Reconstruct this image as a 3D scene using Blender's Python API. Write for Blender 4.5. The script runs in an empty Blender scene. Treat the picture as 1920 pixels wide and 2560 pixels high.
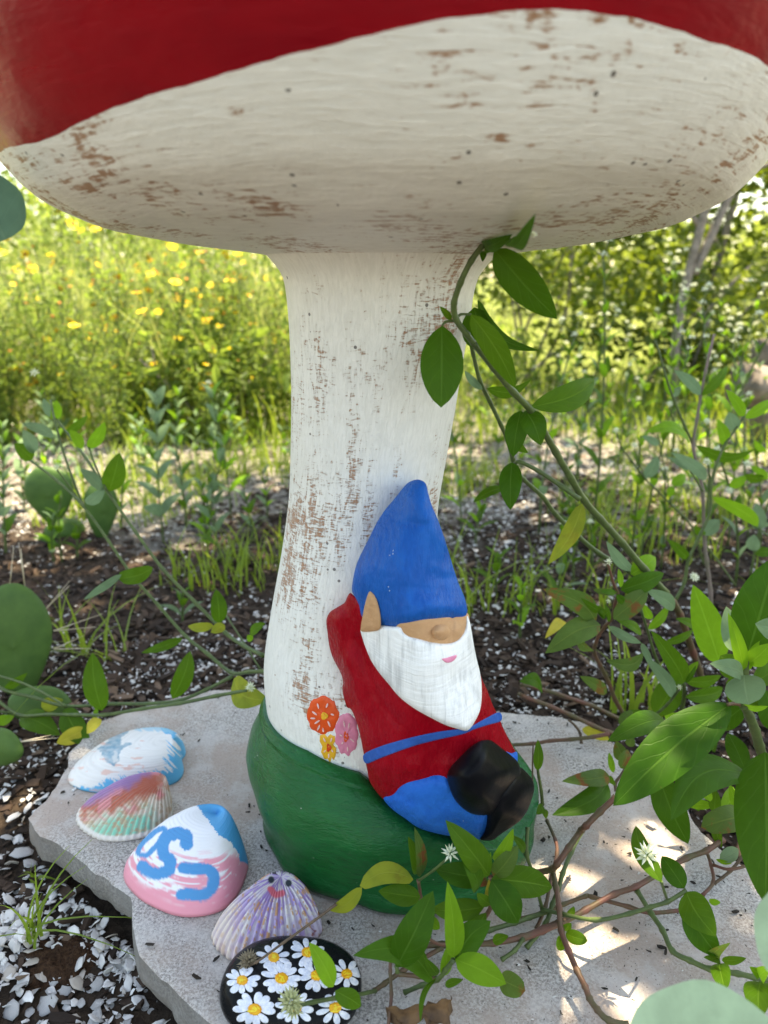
import bpy, math, random
import numpy as np
from mathutils import Vector, Matrix
from mathutils.geometry import delaunay_2d_cdt

scene = bpy.context.scene
R = math.radians
rng = np.random.default_rng(7)
random.seed(7)

# ------------------------------------------------------------------ camera
F, IW, IH = 1922.0, 1920, 2560          # focal length in photo pixels, photo size
CAM = np.array([0.0, -0.59, 0.49])
PITCH = R(17)
cam_d = bpy.data.cameras.new('camera')
cam = bpy.data.objects.new('camera', cam_d)
scene.collection.objects.link(cam)
scene.camera = cam
cam.location = CAM
cam.rotation_euler = (R(90) - PITCH, 0, 0)
cam_d.sensor_fit = 'VERTICAL'
cam_d.sensor_height = 36
cam_d.lens = F / IH * 36
cam_d.clip_start = 0.01
cam_d.clip_end = 400
cam_d.dof.use_dof = True
cam_d.dof.focus_distance = 0.59
cam_d.dof.aperture_fstop = 6.6

# ------------------------------------------------------------------ light
SUN = Vector((0.24, 0.20, 1.0)).normalized()
world = bpy.data.worlds.new('World')
scene.world = world
world.use_nodes = True
wn = world.node_tree.nodes
sky = wn.new('ShaderNodeTexSky')
sky.sky_type = 'NISHITA'
sky.sun_disc = False
sky.sun_elevation = math.asin(SUN.z)
sky.sun_rotation = math.atan2(SUN.x, SUN.y)
bg = next(n for n in wn if n.type == 'BACKGROUND')
bg.inputs['Strength'].default_value = 0.13
world.node_tree.links.new(sky.outputs[0], bg.inputs['Color'])
sun_d = bpy.data.lights.new('sun', 'SUN')
sun_d.energy = 4.3
sun_d.angle = R(0.53)
sun_d.color = (1.0, 0.95, 0.86)
sun = bpy.data.objects.new('sun', sun_d)
scene.collection.objects.link(sun)
sun.rotation_euler = SUN.to_track_quat('Z', 'Y').to_euler()
scene.view_settings.view_transform = 'Standard'
scene.view_settings.look = 'None'
scene.view_settings.gamma = 1
scene.view_settings.use_curve_mapping = False
scene.view_settings.exposure = 2.22
scene.view_settings.use_white_balance = True       # the phone balanced for open shade
scene.view_settings.white_balance_temperature = 9000
scene.view_settings.white_balance_tint = 8
scene.cycles.max_bounces = 10
scene.cycles.transparent_max_bounces = 8
scene.cycles.use_denoising = True
scene.cycles.sample_clamp_indirect = 6

# ------------------------------------------------------------------ places in the garden read off the photograph
def ray(x, y):
    X = (x - IW / 2) / F
    Y = (IH / 2 - y) / F
    return np.array([X, math.cos(PITCH) + Y * math.sin(PITCH), Y * math.cos(PITCH) - math.sin(PITCH)])
def pY(x, y, Y):
    d = ray(x, y)
    return CAM + d * ((Y - CAM[1]) / d[1])
def pz(x, y, z):
    d = ray(x, y)
    return CAM + d * ((z - CAM[2]) / d[2])
def proj(P):
    P = np.asarray(P, float) - CAM
    c, s = math.cos(PITCH), math.sin(PITCH)
    zf = P[..., 1] * c - P[..., 2] * s
    up = P[..., 1] * s + P[..., 2] * c
    return IW / 2 + F * P[..., 0] / zf, IH / 2 - F * up / zf
# survey sheets: (x0, y0, scale)
SH = dict(S=(0, 0, 1), D=(0, 0, .8641), C1=(600, 1150, 2.011), C2=(0, 1730, 1.9988), B2=(780, 1960, 2.765), B3=(1320, 1960, 2.765),
          B4=(1320, 1400, 2.765), B5=(0, 1400, 2.37), B6=(1300, 880, 2.676), B7=(0, 2000, 3.95),
          A4=(0, 400, 2.212), A5=(0, 1000, 2.212), A6=(1000, 480, 1.803), A7=(1000, 1100, 1.803))
def px(sh, x, y):
    a = SH[sh]
    return a[0] + x / a[2], a[1] + y / a[2]
def unpx(sh, X, Y):
    a = SH[sh]
    return (X - a[0]) * a[2], (Y - a[1]) * a[2]

# ------------------------------------------------------------------ object helpers
COL = scene.collection.objects
def mesh(name, verts, faces, mat, parent=None, smooth=True, uv=None, col=None, midx=None):
    me = bpy.data.meshes.new(name)
    me.from_pydata([tuple(map(float, v)) for v in verts] if not isinstance(verts, np.ndarray) else verts.tolist(), [],
                   faces.tolist() if isinstance(faces, np.ndarray) else faces)
    for m in (mat if isinstance(mat, (list, tuple)) else [mat]):
        me.materials.append(m)
    if smooth:
        me.polygons.foreach_set('use_smooth', np.ones(len(me.polygons), bool))
    if midx is not None:
        me.polygons.foreach_set('material_index', np.asarray(midx, np.int32))
    if uv is not None:
        li = np.zeros(len(me.loops), np.int32)
        me.loops.foreach_get('vertex_index', li)
        l = me.uv_layers.new(name='UVMap')
        l.data.foreach_set('uv', np.asarray(uv, np.float32)[li].ravel())
    if col is not None:
        a = me.color_attributes.new('paint', 'FLOAT_COLOR', 'POINT')
        c = np.ones((len(verts), 4), np.float32)
        c[:, :3] = col
        a.data.foreach_set('color', c.ravel())
    me.update()
    o = bpy.data.objects.new(name, me)
    COL.link(o)
    if parent is not None:
        o.parent = parent
    return o
def tag(o, label=None, cat=None, group=None, kind=None):
    if label: o['label'] = label
    if cat: o['category'] = cat
    if group: o['group'] = group
    if kind: o['kind'] = kind
    return o
def empty(name, label, cat, loc=(0, 0, 0), group=None):
    """an Empty at the thing's base; children built in world coordinates are re-based on it by rebase()"""
    o = bpy.data.objects.new(name, None)
    COL.link(o)
    o.location = loc
    o.empty_display_size = .02
    return tag(o, label, cat, group)
def rebase(root):
    """parts were built in world coordinates: shift their meshes to the root's frame"""
    off = Vector(root.location)
    for ch in root.children:
        if ch.data is not None and ch.data.users == 1:
            ch.data.transform(Matrix.Translation(-off))
        for g in ch.children:
            if g.data is not None:
                g.data.transform(Matrix.Translation(-off))
def copy_tree(o, parent=None):
    c = o.copy()
    COL.link(c)
    if parent is not None: c.parent = parent
    for ch in list(o.children): copy_tree(ch, c)
    return c
class MB:
    """collects geometry of ONE mesh"""
    def __init__(self): self.v = []; self.f = []; self.n = 0; self.uv = []; self.mi = []
    def add(self, v, f, uv=None, mi=0):
        v = np.asarray(v, float)
        self.v.append(v)
        self.f += [tuple(int(i) + self.n for i in q) for q in f]
        self.mi += [mi] * len(f)
        self.uv.append(np.zeros((len(v), 2)) if uv is None else np.asarray(uv, float))
        self.n += len(v)
    def build(self, name, mat, parent=None, smooth=True):
        return mesh(name, np.concatenate(self.v), self.f, mat, parent, smooth, np.concatenate(self.uv), midx=self.mi)

# numpy value noise
_T = rng.random((256, 256))
def vnoise(x, y, seed=0):
    x = np.asarray(x, float) + seed * 17.3
    y = np.asarray(y, float) + seed * 9.7
    xi, yi = np.floor(x).astype(int), np.floor(y).astype(int)
    fx, fy = x - xi, y - yi
    fx = fx * fx * (3 - 2 * fx); fy = fy * fy * (3 - 2 * fy)
    g = lambda a, b: _T[a % 256, b % 256]
    return (g(xi, yi) * (1 - fx) + g(xi + 1, yi) * fx) * (1 - fy) + (g(xi, yi + 1) * (1 - fx) + g(xi + 1, yi + 1) * fx) * fy
def fbm(x, y, seed=0, o=4):
    s = 0; a = .5
    for i in range(o):
        s = s + a * vnoise(x * 2 ** i, y * 2 ** i, seed + i * 3); a *= .5
    return s / (1 - .5 ** o)
def sm(e0, e1, x):
    t = np.clip((x - e0) / (e1 - e0), 0, 1)
    return t * t * (3 - 2 * t)
def catmull(P, n, closed=False):
    P = np.asarray(P, float)
    if closed: Q = np.vstack([P[-1], P, P[0], P[1]])
    else: Q = np.vstack([2 * P[0] - P[1], P, 2 * P[-1] - P[-2]])
    out = []
    for i in range(len(Q) - 3):
        p0, p1, p2, p3 = Q[i:i + 4]
        for t in np.linspace(0, 1, n, endpoint=False):
            out.append(.5 * (2 * p1 + (p2 - p0) * t + (2 * p0 - 5 * p1 + 4 * p2 - p3) * t * t + (3 * p1 - p0 - 3 * p2 + p3) * t ** 3))
    if not closed: out.append(P[-1])
    return np.array(out)
def inpoly(x, y, poly):
    x = np.asarray(x, float); y = np.asarray(y, float)
    P = np.asarray(poly, float)
    c = np.zeros(x.shape, bool)
    for (x1, y1), (x2, y2) in zip(P, np.roll(P, -1, 0)):
        if y1 == y2: continue
        k = ((y1 > y) != (y2 > y)) & (x < (x2 - x1) * (y - y1) / (y2 - y1) + x1)
        c ^= k
    return c
def segdist(x, y, poly, closed=True):
    P = np.asarray(poly, float)
    Q = np.roll(P, -1, 0) if closed else P[1:]
    d = np.full(np.shape(x), 1e9)
    for a, b in zip(P if closed else P[:-1], Q):
        ab = b - a
        L = (ab ** 2).sum() + 1e-9
        t = np.clip(((x - a[0]) * ab[0] + (y - a[1]) * ab[1]) / L, 0, 1)
        d = np.minimum(d, np.hypot(x - a[0] - t * ab[0], y - a[1] - t * ab[1]))
    return d
def tube_into(mb, pts, rad, seg=6, n=4, mi=0, knob=None):
    C = catmull(pts, n)
    m = len(C)
    r = np.interp(np.linspace(0, 1, m), np.linspace(0, 1, len(np.atleast_1d(rad))), np.atleast_1d(rad)) if np.ndim(rad) else np.full(m, rad)
    if knob is not None:
        r = r.copy(); r[::n] *= knob
    T = np.gradient(C, axis=0)
    T /= np.linalg.norm(T, axis=1)[:, None] + 1e-12
    ref = np.array([.31, .17, .93]) if abs(T[0, 2]) < .8 else np.array([.9, .3, .1])
    A = np.cross(T, ref); A /= np.linalg.norm(A, axis=1)[:, None] + 1e-12
    B = np.cross(T, A)
    th = np.linspace(0, 2 * np.pi, seg, endpoint=False)
    V = C[:, None] + r[:, None, None] * (A[:, None] * np.cos(th)[None, :, None] + B[:, None] * np.sin(th)[None, :, None])
    f = []
    for i in range(m - 1):
        for j in range(seg):
            k = (j + 1) % seg
            f.append((i * seg + j, i * seg + k, (i + 1) * seg + k, (i + 1) * seg + j))
    f.append(tuple(range(seg - 1, -1, -1)))
    f.append(tuple((m - 1) * seg + j for j in range(seg)))
    L = np.linspace(0, 1, m)
    uv = np.stack([np.broadcast_to(L[:, None], (m, seg)), np.broadcast_to(th / 6.283, (m, seg))], -1)
    mb.add(V.reshape(-1, 3), f, uv.reshape(-1, 2), mi)

# ------------------------------------------------------------------ material helpers
def lin(*c):
    """sRGB 0-255 -> linear"""
    return tuple((v / 255 / 12.92 if v / 255 <= .04045 else ((v / 255 + .055) / 1.055) ** 2.4) for v in c)
class NT:
    def __init__(self, name):
        self.m = bpy.data.materials.new(name)
        self.m.use_nodes = True
        self.t = self.m.node_tree
        self.n = self.t.nodes
        self.b = next(x for x in self.n if x.type == 'BSDF_PRINCIPLED')
        self.out = next(x for x in self.n if x.type == 'OUTPUT_MATERIAL')
    def new(self, t, **kw):
        x = self.n.new(t)
        for k, v in kw.items(): setattr(x, k, v)
        return x
    def l(self, a, b): self.t.links.new(a, b)
    def put(self, sock, v):
        if isinstance(v, bpy.types.NodeSocket): self.l(v, sock)
        elif isinstance(v, (tuple, list)) and sock.type == 'RGBA': sock.default_value = (*v[:3], 1)
        else: sock.default_value = v
    def math(self, op, a, b=0.0, c=None, clamp=False):
        x = self.new('ShaderNodeMath', operation=op, use_clamp=clamp)
        self.put(x.inputs[0], a); self.put(x.inputs[1], b)
        if c is not None: self.put(x.inputs[2], c)
        return x.outputs[0]
    def mix(self, f, a, b, blend='MIX'):
        x = self.new('ShaderNodeMix', data_type='RGBA', blend_type=blend)
        self.put(x.inputs[0], f); self.put(x.inputs[6], a); self.put(x.inputs[7], b)
        return x.outputs[2]
    def step(self, v, a, b):
        x = self.new('ShaderNodeMapRange', interpolation_type='SMOOTHSTEP')
        self.put(x.inputs[0], v); x.inputs[1].default_value = a; x.inputs[2].default_value = b
        return x.outputs[0]
    def coord(self, kind='Object', scale=(1, 1, 1), rot=(0, 0, 0)):
        tc = self.new('ShaderNodeTexCoord')
        mp = self.new('ShaderNodeMapping')
        mp.inputs['Scale'].default_value = scale
        mp.inputs['Rotation'].default_value = rot
        self.l(tc.outputs[kind], mp.inputs[0])
        return mp.outputs[0]
    def noise(self, vec, scale, detail=3, rough=.55, dist=0.0):
        x = self.new('ShaderNodeTexNoise')
        self.l(vec, x.inputs['Vector'])
        x.inputs['Scale'].default_value = scale
        x.inputs['Detail'].default_value = detail
        x.inputs['Roughness'].default_value = rough
        x.inputs['Distortion'].default_value = dist
        return x.outputs['Fac']
    def voro(self, vec, scale, out='Distance', feature='F1'):
        x = self.new('ShaderNodeTexVoronoi', feature=feature)
        self.l(vec, x.inputs['Vector'])
        x.inputs['Scale'].default_value = scale
        return x.outputs[out]
    def bump(self, h, dist, strength=1.0, normal=None):
        x = self.new('ShaderNodeBump')
        x.inputs['Strength'].default_value = strength
        x.inputs['Distance'].default_value = dist
        self.l(h, x.inputs['Height'])
        if normal is not None: self.l(normal, x.inputs['Normal'])
        self.l(x.outputs[0], self.b.inputs['Normal'])
        return x.outputs[0]
    def fin(self, col=None, rough=None, spec=None, **kw):
        if col is not None: self.put(self.b.inputs['Base Color'], col)
        if rough is not None: self.put(self.b.inputs['Roughness'], rough)
        if spec is not None: self.b.inputs['Specular IOR Level'].default_value = spec
        for k, v in kw.items(): self.put(self.b.inputs[k.replace('_', ' ')], v)
        return self.m

def paint_mat(name, c, c2, rough=.32, stroke=(60, 60, 260), bump=.0012, var=.5, spec=.055, specks=True):
    t = NT(name)
    v = t.coord('Object', stroke)
    n1 = t.noise(v, 1.0, 4, .6, .4)
    vo = t.coord('Object')
    n2 = t.noise(vo, 22, 3)
    k = t.math('MULTIPLY', t.step(t.math('MULTIPLY', t.math('ADD', n1, n2), .5), .35, .68), var)
    col = t.mix(k, c, c2)
    if specks:
        d = t.voro(vo, 210)
        rs = t.noise(vo, 60, 1)
        sp = t.math('MULTIPLY', t.math('LESS_THAN', d, .11), t.math('GREATER_THAN', rs, .68))
        col = t.mix(t.math('MULTIPLY', sp, .7), col, (.6, .6, .57))
    fine = t.noise(t.coord('Object', tuple(x * 3.2 for x in stroke)), 1.0, 3, .6, .3)
    col = t.mix(t.math('MULTIPLY', t.step(fine, .55, .8), .30), col, tuple(min(1, x * 1.4) for x in c2))
    chip = t.math('MULTIPLY', t.math('GREATER_THAN', t.noise(vo, 150, 4, .7), .735), t.math('GREATER_THAN', t.noise(vo, 17, 2), .50))
    col = t.mix(t.math('MULTIPLY', chip, .55), col, (.30, .28, .25))
    hh = t.math('ADD', t.math('ADD', t.math('MULTIPLY', n1, .6), t.math('MULTIPLY', fine, .55)), t.math('MULTIPLY', n2, 1.6))
    t.bump(hh, bump * 1.35)
    t.fin(col, t.math('ADD', rough - .08, t.math('MULTIPLY', n1, .2)), spec)
    return t.m

def leaf_mat(name, c, light, red=0.0, redc=(.22, .03, .02), trans=.35, rough=.42, vein=1.0, yellow=0.0):
    t = NT(name)
    uv = t.new('ShaderNodeTexCoord')
    sep = t.new('ShaderNodeSeparateXYZ')
    t.l(uv.outputs['UV'], sep.inputs[0])
    u, vv = sep.outputs[0], sep.outputs[1]
    a = t.math('ABSOLUTE', t.math('SUBTRACT', vv, .5))
    mid = t.math('SUBTRACT', 1.0, t.step(a, .012, .035))
    vo = t.coord('Object')
    ph = t.math('ADD', t.math('SUBTRACT', t.math('MULTIPLY', u, 6.2), t.math('MULTIPLY', t.math('POWER', a, .75), 3.4)), t.math('MULTIPLY', t.noise(vo, 55, 2), .9))
    fr = t.math('ABSOLUTE', t.math('SUBTRACT', t.math('FRACT', ph), .5))
    side = t.math('MULTIPLY', t.math('SUBTRACT', 1.0, t.step(fr, .01, .09)), .26)
    ve = t.math('MULTIPLY', t.math('MAXIMUM', mid, side), vein)
    vo = t.coord('Object')
    n = t.noise(vo, 90, 4)
    oi = t.new('ShaderNodeObjectInfo')
    rnd = oi.outputs['Random']
    base = t.mix(t.math('MULTIPLY', t.step(n, .3, .75), .6), c, tuple(x * 1.55 for x in c))
    base = t.mix(t.math('MULTIPLY', rnd, .35), base, tuple(light))
    if yellow:
        base = t.mix(t.math('MULTIPLY', t.step(t.noise(vo, 45, 2), .4, .6), yellow), base, (.33, .33, .03))
    if red:
        rb = t.math('MULTIPLY', t.step(t.noise(vo, 38, 5, .7), .53, .62), red)
        base = t.mix(rb, base, redc)
    base2 = t.mix(t.math('MULTIPLY', ve, .5), base, tuple(min(1, x * 1.25 + .02) for x in light))
    sp = t.math('MULTIPLY', t.math('GREATER_THAN', t.noise(vo, 130, 2), .76), .6)
    base2 = t.mix(sp, base2, (.12, .09, .03))
    h = t.math('SUBTRACT', t.math('MULTIPLY', t.noise(vo, 160, 2), .25), ve)
    t.bump(h, .0006, .7)
    t.fin(base2, rough, .10)
    tr = t.new('ShaderNodeBsdfTranslucent')
    t.l(t.mix(.55, base2, tuple(min(1, x * 2.2) for x in light)), tr.inputs[0])
    mx = t.new('ShaderNodeMixShader')
    mx.inputs[0].default_value = trans
    t.l(t.b.outputs[0], mx.inputs[1]); t.l(tr.outputs[0], mx.inputs[2])
    t.l(mx.outputs[0], t.out.inputs[0])
    return t.m
def simple_mat(name, c, c2=None, scale=40, rough=.6, bump=0.0, spec=.4, coord='Object'):
    t = NT(name)
    v = t.coord(coord)
    n = t.noise(v, scale, 4, .6)
    if bump: t.bump(n, bump)
    return t.fin(t.mix(t.step(n, .3, .7), c, c2 or tuple(x * .6 for x in c)), rough, spec)

# ------------------------------------------------------------------ materials
M = {}
def make_stem_white():
    t = NT('distressed white paint')
    uv = t.new('ShaderNodeTexCoord')
    vo = t.coord('Object')
    def uvn(sx, sy, det=3, dist=.3):
        mp = t.new('ShaderNodeMapping'); mp.inputs['Scale'].default_value = (sx, sy, 1)
        t.l(uv.outputs['UV'], mp.inputs[0])
        return t.noise(mp.outputs[0], 1.0, det, .6, dist)
    # uv in metres: u round the stem, v up
    band = uvn(26, 5.0, 2, .2)
    band2 = uvn(60, 9.0, 2, .2)
    tick = uvn(90, 430, 4, 1.4)
    vert = uvn(340, 70, 4, 1.0)
    patch = t.math('ADD', t.math('MULTIPLY', band, .6), t.math('MULTIPLY', band2, .4))
    gate = t.noise(vo, 11, 2, .5)
    m1 = t.math('ADD', t.math('MULTIPLY', t.math('SUBTRACT', patch, .5), 1.5), t.math('ADD', t.math('MULTIPLY', t.math('SUBTRACT', tick, .5), 1.25), t.math('MULTIPLY', t.math('SUBTRACT', vert, .5), .9)))
    m1 = t.math('ADD', m1, t.math('MULTIPLY', t.math('SUBTRACT', gate, .5), 1.1))
    brown = t.math('MULTIPLY', t.step(m1, .17, .38), t.math('ADD', .55, t.math('MULTIPLY', t.noise(vo, 200, 2), .7)), clamp=True)
    white = t.mix(t.step(vert, .3, .7), (.80, .80, .76), (.70, .70, .66))
    stain = t.step(t.noise(vo, 9, 4), .42, .75)
    white = t.mix(t.math('MULTIPLY', stain, .35), white, (.66, .65, .58))
    bc = t.mix(uvn(300, 300, 2), (.42, .19, .085), (.30, .13, .055))
    col = t.mix(t.math('MULTIPLY', brown, .92), white, bc)
    pit = t.math('MULTIPLY', t.math('LESS_THAN', t.voro(vo, 85), .11), t.math('GREATER_THAN', t.noise(vo, 30, 1), .57))
    col = t.mix(t.math('MULTIPLY', pit, .8), col, (.06, .05, .045))
    h = t.math('ADD', t.math('MULTIPLY', vert, .5), t.math('MULTIPLY', t.noise(vo, 130, 3), .7))
    h = t.math('SUBTRACT', h, t.math('MULTIPLY', brown, .35))
    t.bump(h, .0016, .8)
    return t.fin(col, .5, .35)
M['stem'] = make_stem_white()
def make_cap_white():
    t = NT('distressed cream underside')
    uv = t.new('ShaderNodeTexCoord')
    vo = t.coord('Object')
    def uvn(sx, sy, det=3, dist=.3):
        mp = t.new('ShaderNodeMapping'); mp.inputs['Scale'].default_value = (sx, sy, 1)
        t.l(uv.outputs['UV'], mp.inputs[0])
        return t.noise(mp.outputs[0], 1.0, det, .6, dist)
    # uv: u = angle/2pi * 1.2, v = radius (m)
    big = t.noise(vo, 10, 3, .55, .4)
    mid = t.noise(vo, 34, 3, .6, .6)
    st = uvn(45, 300, 3, 1.0)
    st2 = uvn(150, 150, 4, .8)
    m1 = t.math('ADD', t.math('MULTIPLY', t.math('SUBTRACT', big, .5), 1.5), t.math('MULTIPLY', t.math('SUBTRACT', mid, .5), .9))
    m1 = t.math('ADD', m1, t.math('ADD', t.math('MULTIPLY', t.math('SUBTRACT', st, .5), 1.2), t.math('MULTIPLY', t.math('SUBTRACT', st2, .5), .9)))
    brown = t.math('MULTIPLY', t.step(m1, .13, .32), t.math('ADD', .5, t.math('MULTIPLY', st2, .7)), clamp=True)
    white = t.mix(t.step(st, .3, .7), (.82, .82, .76), (.72, .72, .66))
    white = t.mix(t.math('MULTIPLY', t.step(t.noise(vo, 7, 3), .4, .7), .4), white, (.68, .67, .61))
    faint = t.math('MULTIPLY', t.step(m1, .08, .36), .30)
    white = t.mix(faint, white, (.42, .27, .16))
    bc = t.mix(st2, (.36, .155, .058), (.26, .11, .042))
    col = t.mix(t.math('MULTIPLY', brown, .9), white, bc)
    pit = t.math('MULTIPLY', t.math('LESS_THAN', t.voro(vo, 75), .10), t.math('GREATER_THAN', t.noise(vo, 26, 1), .55))
    col = t.mix(t.math('MULTIPLY', pit, .85), col, (.07, .06, .05))
    bl = t.math('MULTIPLY', t.math('LESS_THAN', t.voro(vo, 62), .22), t.math('GREATER_THAN', t.noise(vo, 19, 2), .58))
    h = t.math('ADD', t.math('MULTIPLY', st, .6), t.math('MULTIPLY', t.noise(vo, 90, 3), 1.0))
    h = t.math('ADD', h, t.math('MULTIPLY', bl, .25))
    t.bump(h, .0010, .8)
    return t.fin(col, .48, .4)
M['under'] = make_cap_white()
M['red_cap'] = paint_mat('glossy red cap paint', (.29, .002, .009), (.20, .001, .008), .28, (14, 14, 60), .0008, .7, .19, specks=False)
M['green'] = paint_mat('glossy green paint', (.001, .085, .020), (.003, .125, .032), .17, (70, 70, 200), .0011, .9, .22)
M['blue'] = paint_mat('blue hat paint', (.000, .080, .34), (.000, .12, .45), .26, (150, 60, 40), .0014, .8, .06)
M['blue2'] = paint_mat('blue trouser paint', (.001, .10, .45), (.004, .15, .56), .28, (120, 60, 70), .0012, .8, .06)
M['belt'] = paint_mat('blue stripe paint', (.018, .085, .32), (.025, .12, .42), .4, (100, 50, 100), .0008, .8)
M['jacket'] = paint_mat('red jacket paint', (.26, .002, .008), (.33, .006, .014), .25, (140, 60, 50), .0014, .9)
M['black'] = paint_mat('glossy black boot paint', (.003, .0035, .0045), (.006, .006, .008), .33, (30, 30, 40), .0003, .8, .05, specks=False)
M['skin'] = paint_mat('tan skin paint', (.50, .28, .145), (.57, .34, .19), .36, (70, 70, 120), .0008, .6, specks=False)
M['pink'] = simple_mat('pink lip paint', (.80, .28, .42), (.72, .22, .36), 90, .5)
def make_beard():
    t = NT('brushed white beard paint')
    vo = t.coord('Object')
    a = t.noise(t.coord('Object', (330, 100, 24)), 1.0, 4, .65, .2)
    b = t.noise(t.coord('Object', (30, 30, 420)), 1.0, 3, .6, .3)
    p = t.noise(vo, 18, 3)
    m = t.math('ADD', t.math('MULTIPLY', a, .6), t.math('MULTIPLY', p, .5))
    g1 = t.math('MULTIPLY', t.step(m, .54, .74), .62)
    m2 = t.math('ADD', t.math('MULTIPLY', b, .6), t.math('MULTIPLY', p, .5))
    g2 = t.math('MULTIPLY', t.step(m2, .62, .80), .35)
    col = t.mix(t.math('MAXIMUM', g1, g2), (.82, .83, .82), (.33, .34, .34))
    t.bump(t.math('ADD', a, b), .0012, .7)
    return t.fin(col, .5, .35)
M['beard'] = make_beard()
for k, c in dict(f_orange=(.80, .085, .012), f_pink=(.75, .24, .36), f_yellow=(.80, .42, .03), f_red=(.72, .06, .01), f_pale=(.85, .58, .55)).items():
    M[k] = simple_mat('flower ' + k[2:] + ' paint', c, tuple(x * .85 for x in c), 120, .42, .0004)

def make_slab():
    t = NT('grey cast stone')
    vo = t.coord('Object')
    fine = t.noise(vo, 430, 5, .8)
    g2 = t.noise(vo, 230, 3, .7)
    stain = t.noise(vo, 7, 4, .6)
    stain2 = t.noise(vo, 22, 4, .65)
    col = t.mix(t.step(fine, .40, .60), (.215, .198, .186), (.575, .545, .51))
    col = t.mix(t.math('MULTIPLY', t.step(stain, .40, .60), .85), col, (.41, .325, .275))
    col = t.mix(t.math('MULTIPLY', t.step(stain2, .46, .66), .55), col, (.55, .53, .51))
    d = t.voro(vo, 520)
    sp = t.math('MULTIPLY', t.math('LESS_THAN', d, .25), t.math('GREATER_THAN', g2, .56))
    col = t.mix(t.math('MULTIPLY', sp, .75), col, (.08, .07, .068))
    d2 = t.voro(t.coord('Object', (1, 1.1, 1)), 210)
    sp2 = t.math('MULTIPLY', t.math('LESS_THAN', d2, .17), t.math('GREATER_THAN', t.noise(vo, 75, 2), .56))
    col = t.mix(t.math('MULTIPLY', sp2, .7), col, (.55, .53, .51))
    pits = t.math('MULTIPLY', t.math('LESS_THAN', t.voro(vo, 120), .14), t.math('GREATER_THAN', t.noise(vo, 50, 1), .58))
    h = t.math('ADD', t.math('MULTIPLY', fine, .5), t.math('ADD', t.math('MULTIPLY', g2, .8), t.math('MULTIPLY', pits, -1.2)))
    geo = t.new('ShaderNodeSeparateXYZ')
    t.l(vo, geo.inputs[0])
    low = t.math('MULTIPLY', t.step(t.math('ADD', geo.outputs[2], t.math('MULTIPLY', t.noise(vo, 60, 4, .7), -.028)), -.034, -.050), 0.9)
    col = t.mix(low, col, (.055, .037, .024))       # soil stuck to the broken lower edge
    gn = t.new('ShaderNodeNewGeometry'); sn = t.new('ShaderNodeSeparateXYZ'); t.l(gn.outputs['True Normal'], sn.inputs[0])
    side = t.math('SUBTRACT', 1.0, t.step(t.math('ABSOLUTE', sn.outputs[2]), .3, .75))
    flank_k = t.math('MULTIPLY', side, t.math('ADD', .45, t.math('MULTIPLY', t.noise(vo, 35, 3), .5)))
    col = t.mix(flank_k, col, (.13, .125, .118))           # darker grey on the steep broken flank
    t.bump(h, .0016, .8)
    return t.fin(col, .85, .25)
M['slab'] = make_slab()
def make_ground():
    t = NT('mulch and shell ground')
    vo = t.coord('Object')
    sep = t.new('ShaderNodeSeparateXYZ')
    t.l(vo, sep.inputs[0])
    n = t.noise(vo, 90, 5, .7)
    soil = t.mix(t.step(n, .3, .7), (.016, .011, .008), (.055, .038, .026))
    soil = t.mix(t.math('MULTIPLY', t.step(t.noise(vo, 14, 3), .5, .7), .5), soil, (.075, .05, .034))
    d = t.voro(vo, 85)
    fl = t.math('MULTIPLY', t.math('LESS_THAN', d, .3), t.math('GREATER_THAN', t.noise(vo, 23, 3), .53))
    soil = t.mix(t.math('MULTIPLY', fl, .85), soil, (.55, .54, .52))
    sand = t.mix(t.step(t.noise(vo, 120, 4, .7), .35, .65), (.30, .28, .25), (.15, .135, .115))
    reg = t.math('ADD', sep.outputs[1], t.math('MULTIPLY', t.noise(vo, 3.2, 4), 1.3))
    k = t.math('MULTIPLY', t.step(reg, 1.45, 1.75), t.math('SUBTRACT', 1.0, t.step(reg, 3.2, 3.9)))
    col = t.mix(t.math('MULTIPLY', k, .85), soil, sand)
    lawn = t.mix(t.noise(vo, 60, 3), (.09, .14, .02), (.20, .22, .05))
    col = t.mix(t.step(reg, 3.7, 4.4), col, lawn)
    t.bump(t.math('ADD', n, t.math('MULTIPLY', d, -.5)), .006)
    return t.fin(col, .9, .2)
M['ground'] = make_ground()
M['chip'] = None
def random_island_mat(name, c, c2, rough=.85, c3=None, p3=.85, spec=.25, bumpsc=260):
    t = NT(name)
    g = t.new('ShaderNodeNewGeometry')
    rnd = g.outputs['Random Per Island']
    vo = t.coord('Object')
    col = t.mix(rnd, c, c2)
    if c3: col = t.mix(t.math('GREATER_THAN', t.math('FRACT', t.math('MULTIPLY', rnd, 7.31)), p3), col, c3)
    n = t.noise(vo, bumpsc, 3, .6)
    col = t.mix(t.math('MULTIPLY', n, .5), col, tuple(x * .55 for x in c))
    t.bump(n, .001, .6)
    return t.fin(col, rough, spec)
M['chip'] = random_island_mat('bark mulch', (.024, .015, .011), (.085, .054, .037), c3=(.19, .125, .085), p3=.93)
M['frag'] = random_island_mat('broken shell', (.80, .79, .77), (.55, .53, .51), .55, c3=(.42, .36, .30), p3=.9)
M['crumb'] = random_island_mat('dark crumbs', (.012, .010, .009), (.05, .04, .03))
M['dirtpile'] = simple_mat('brown loose soil', (.085, .045, .026), (.04, .022, .014), 300, .95, .006, .1)

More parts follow.
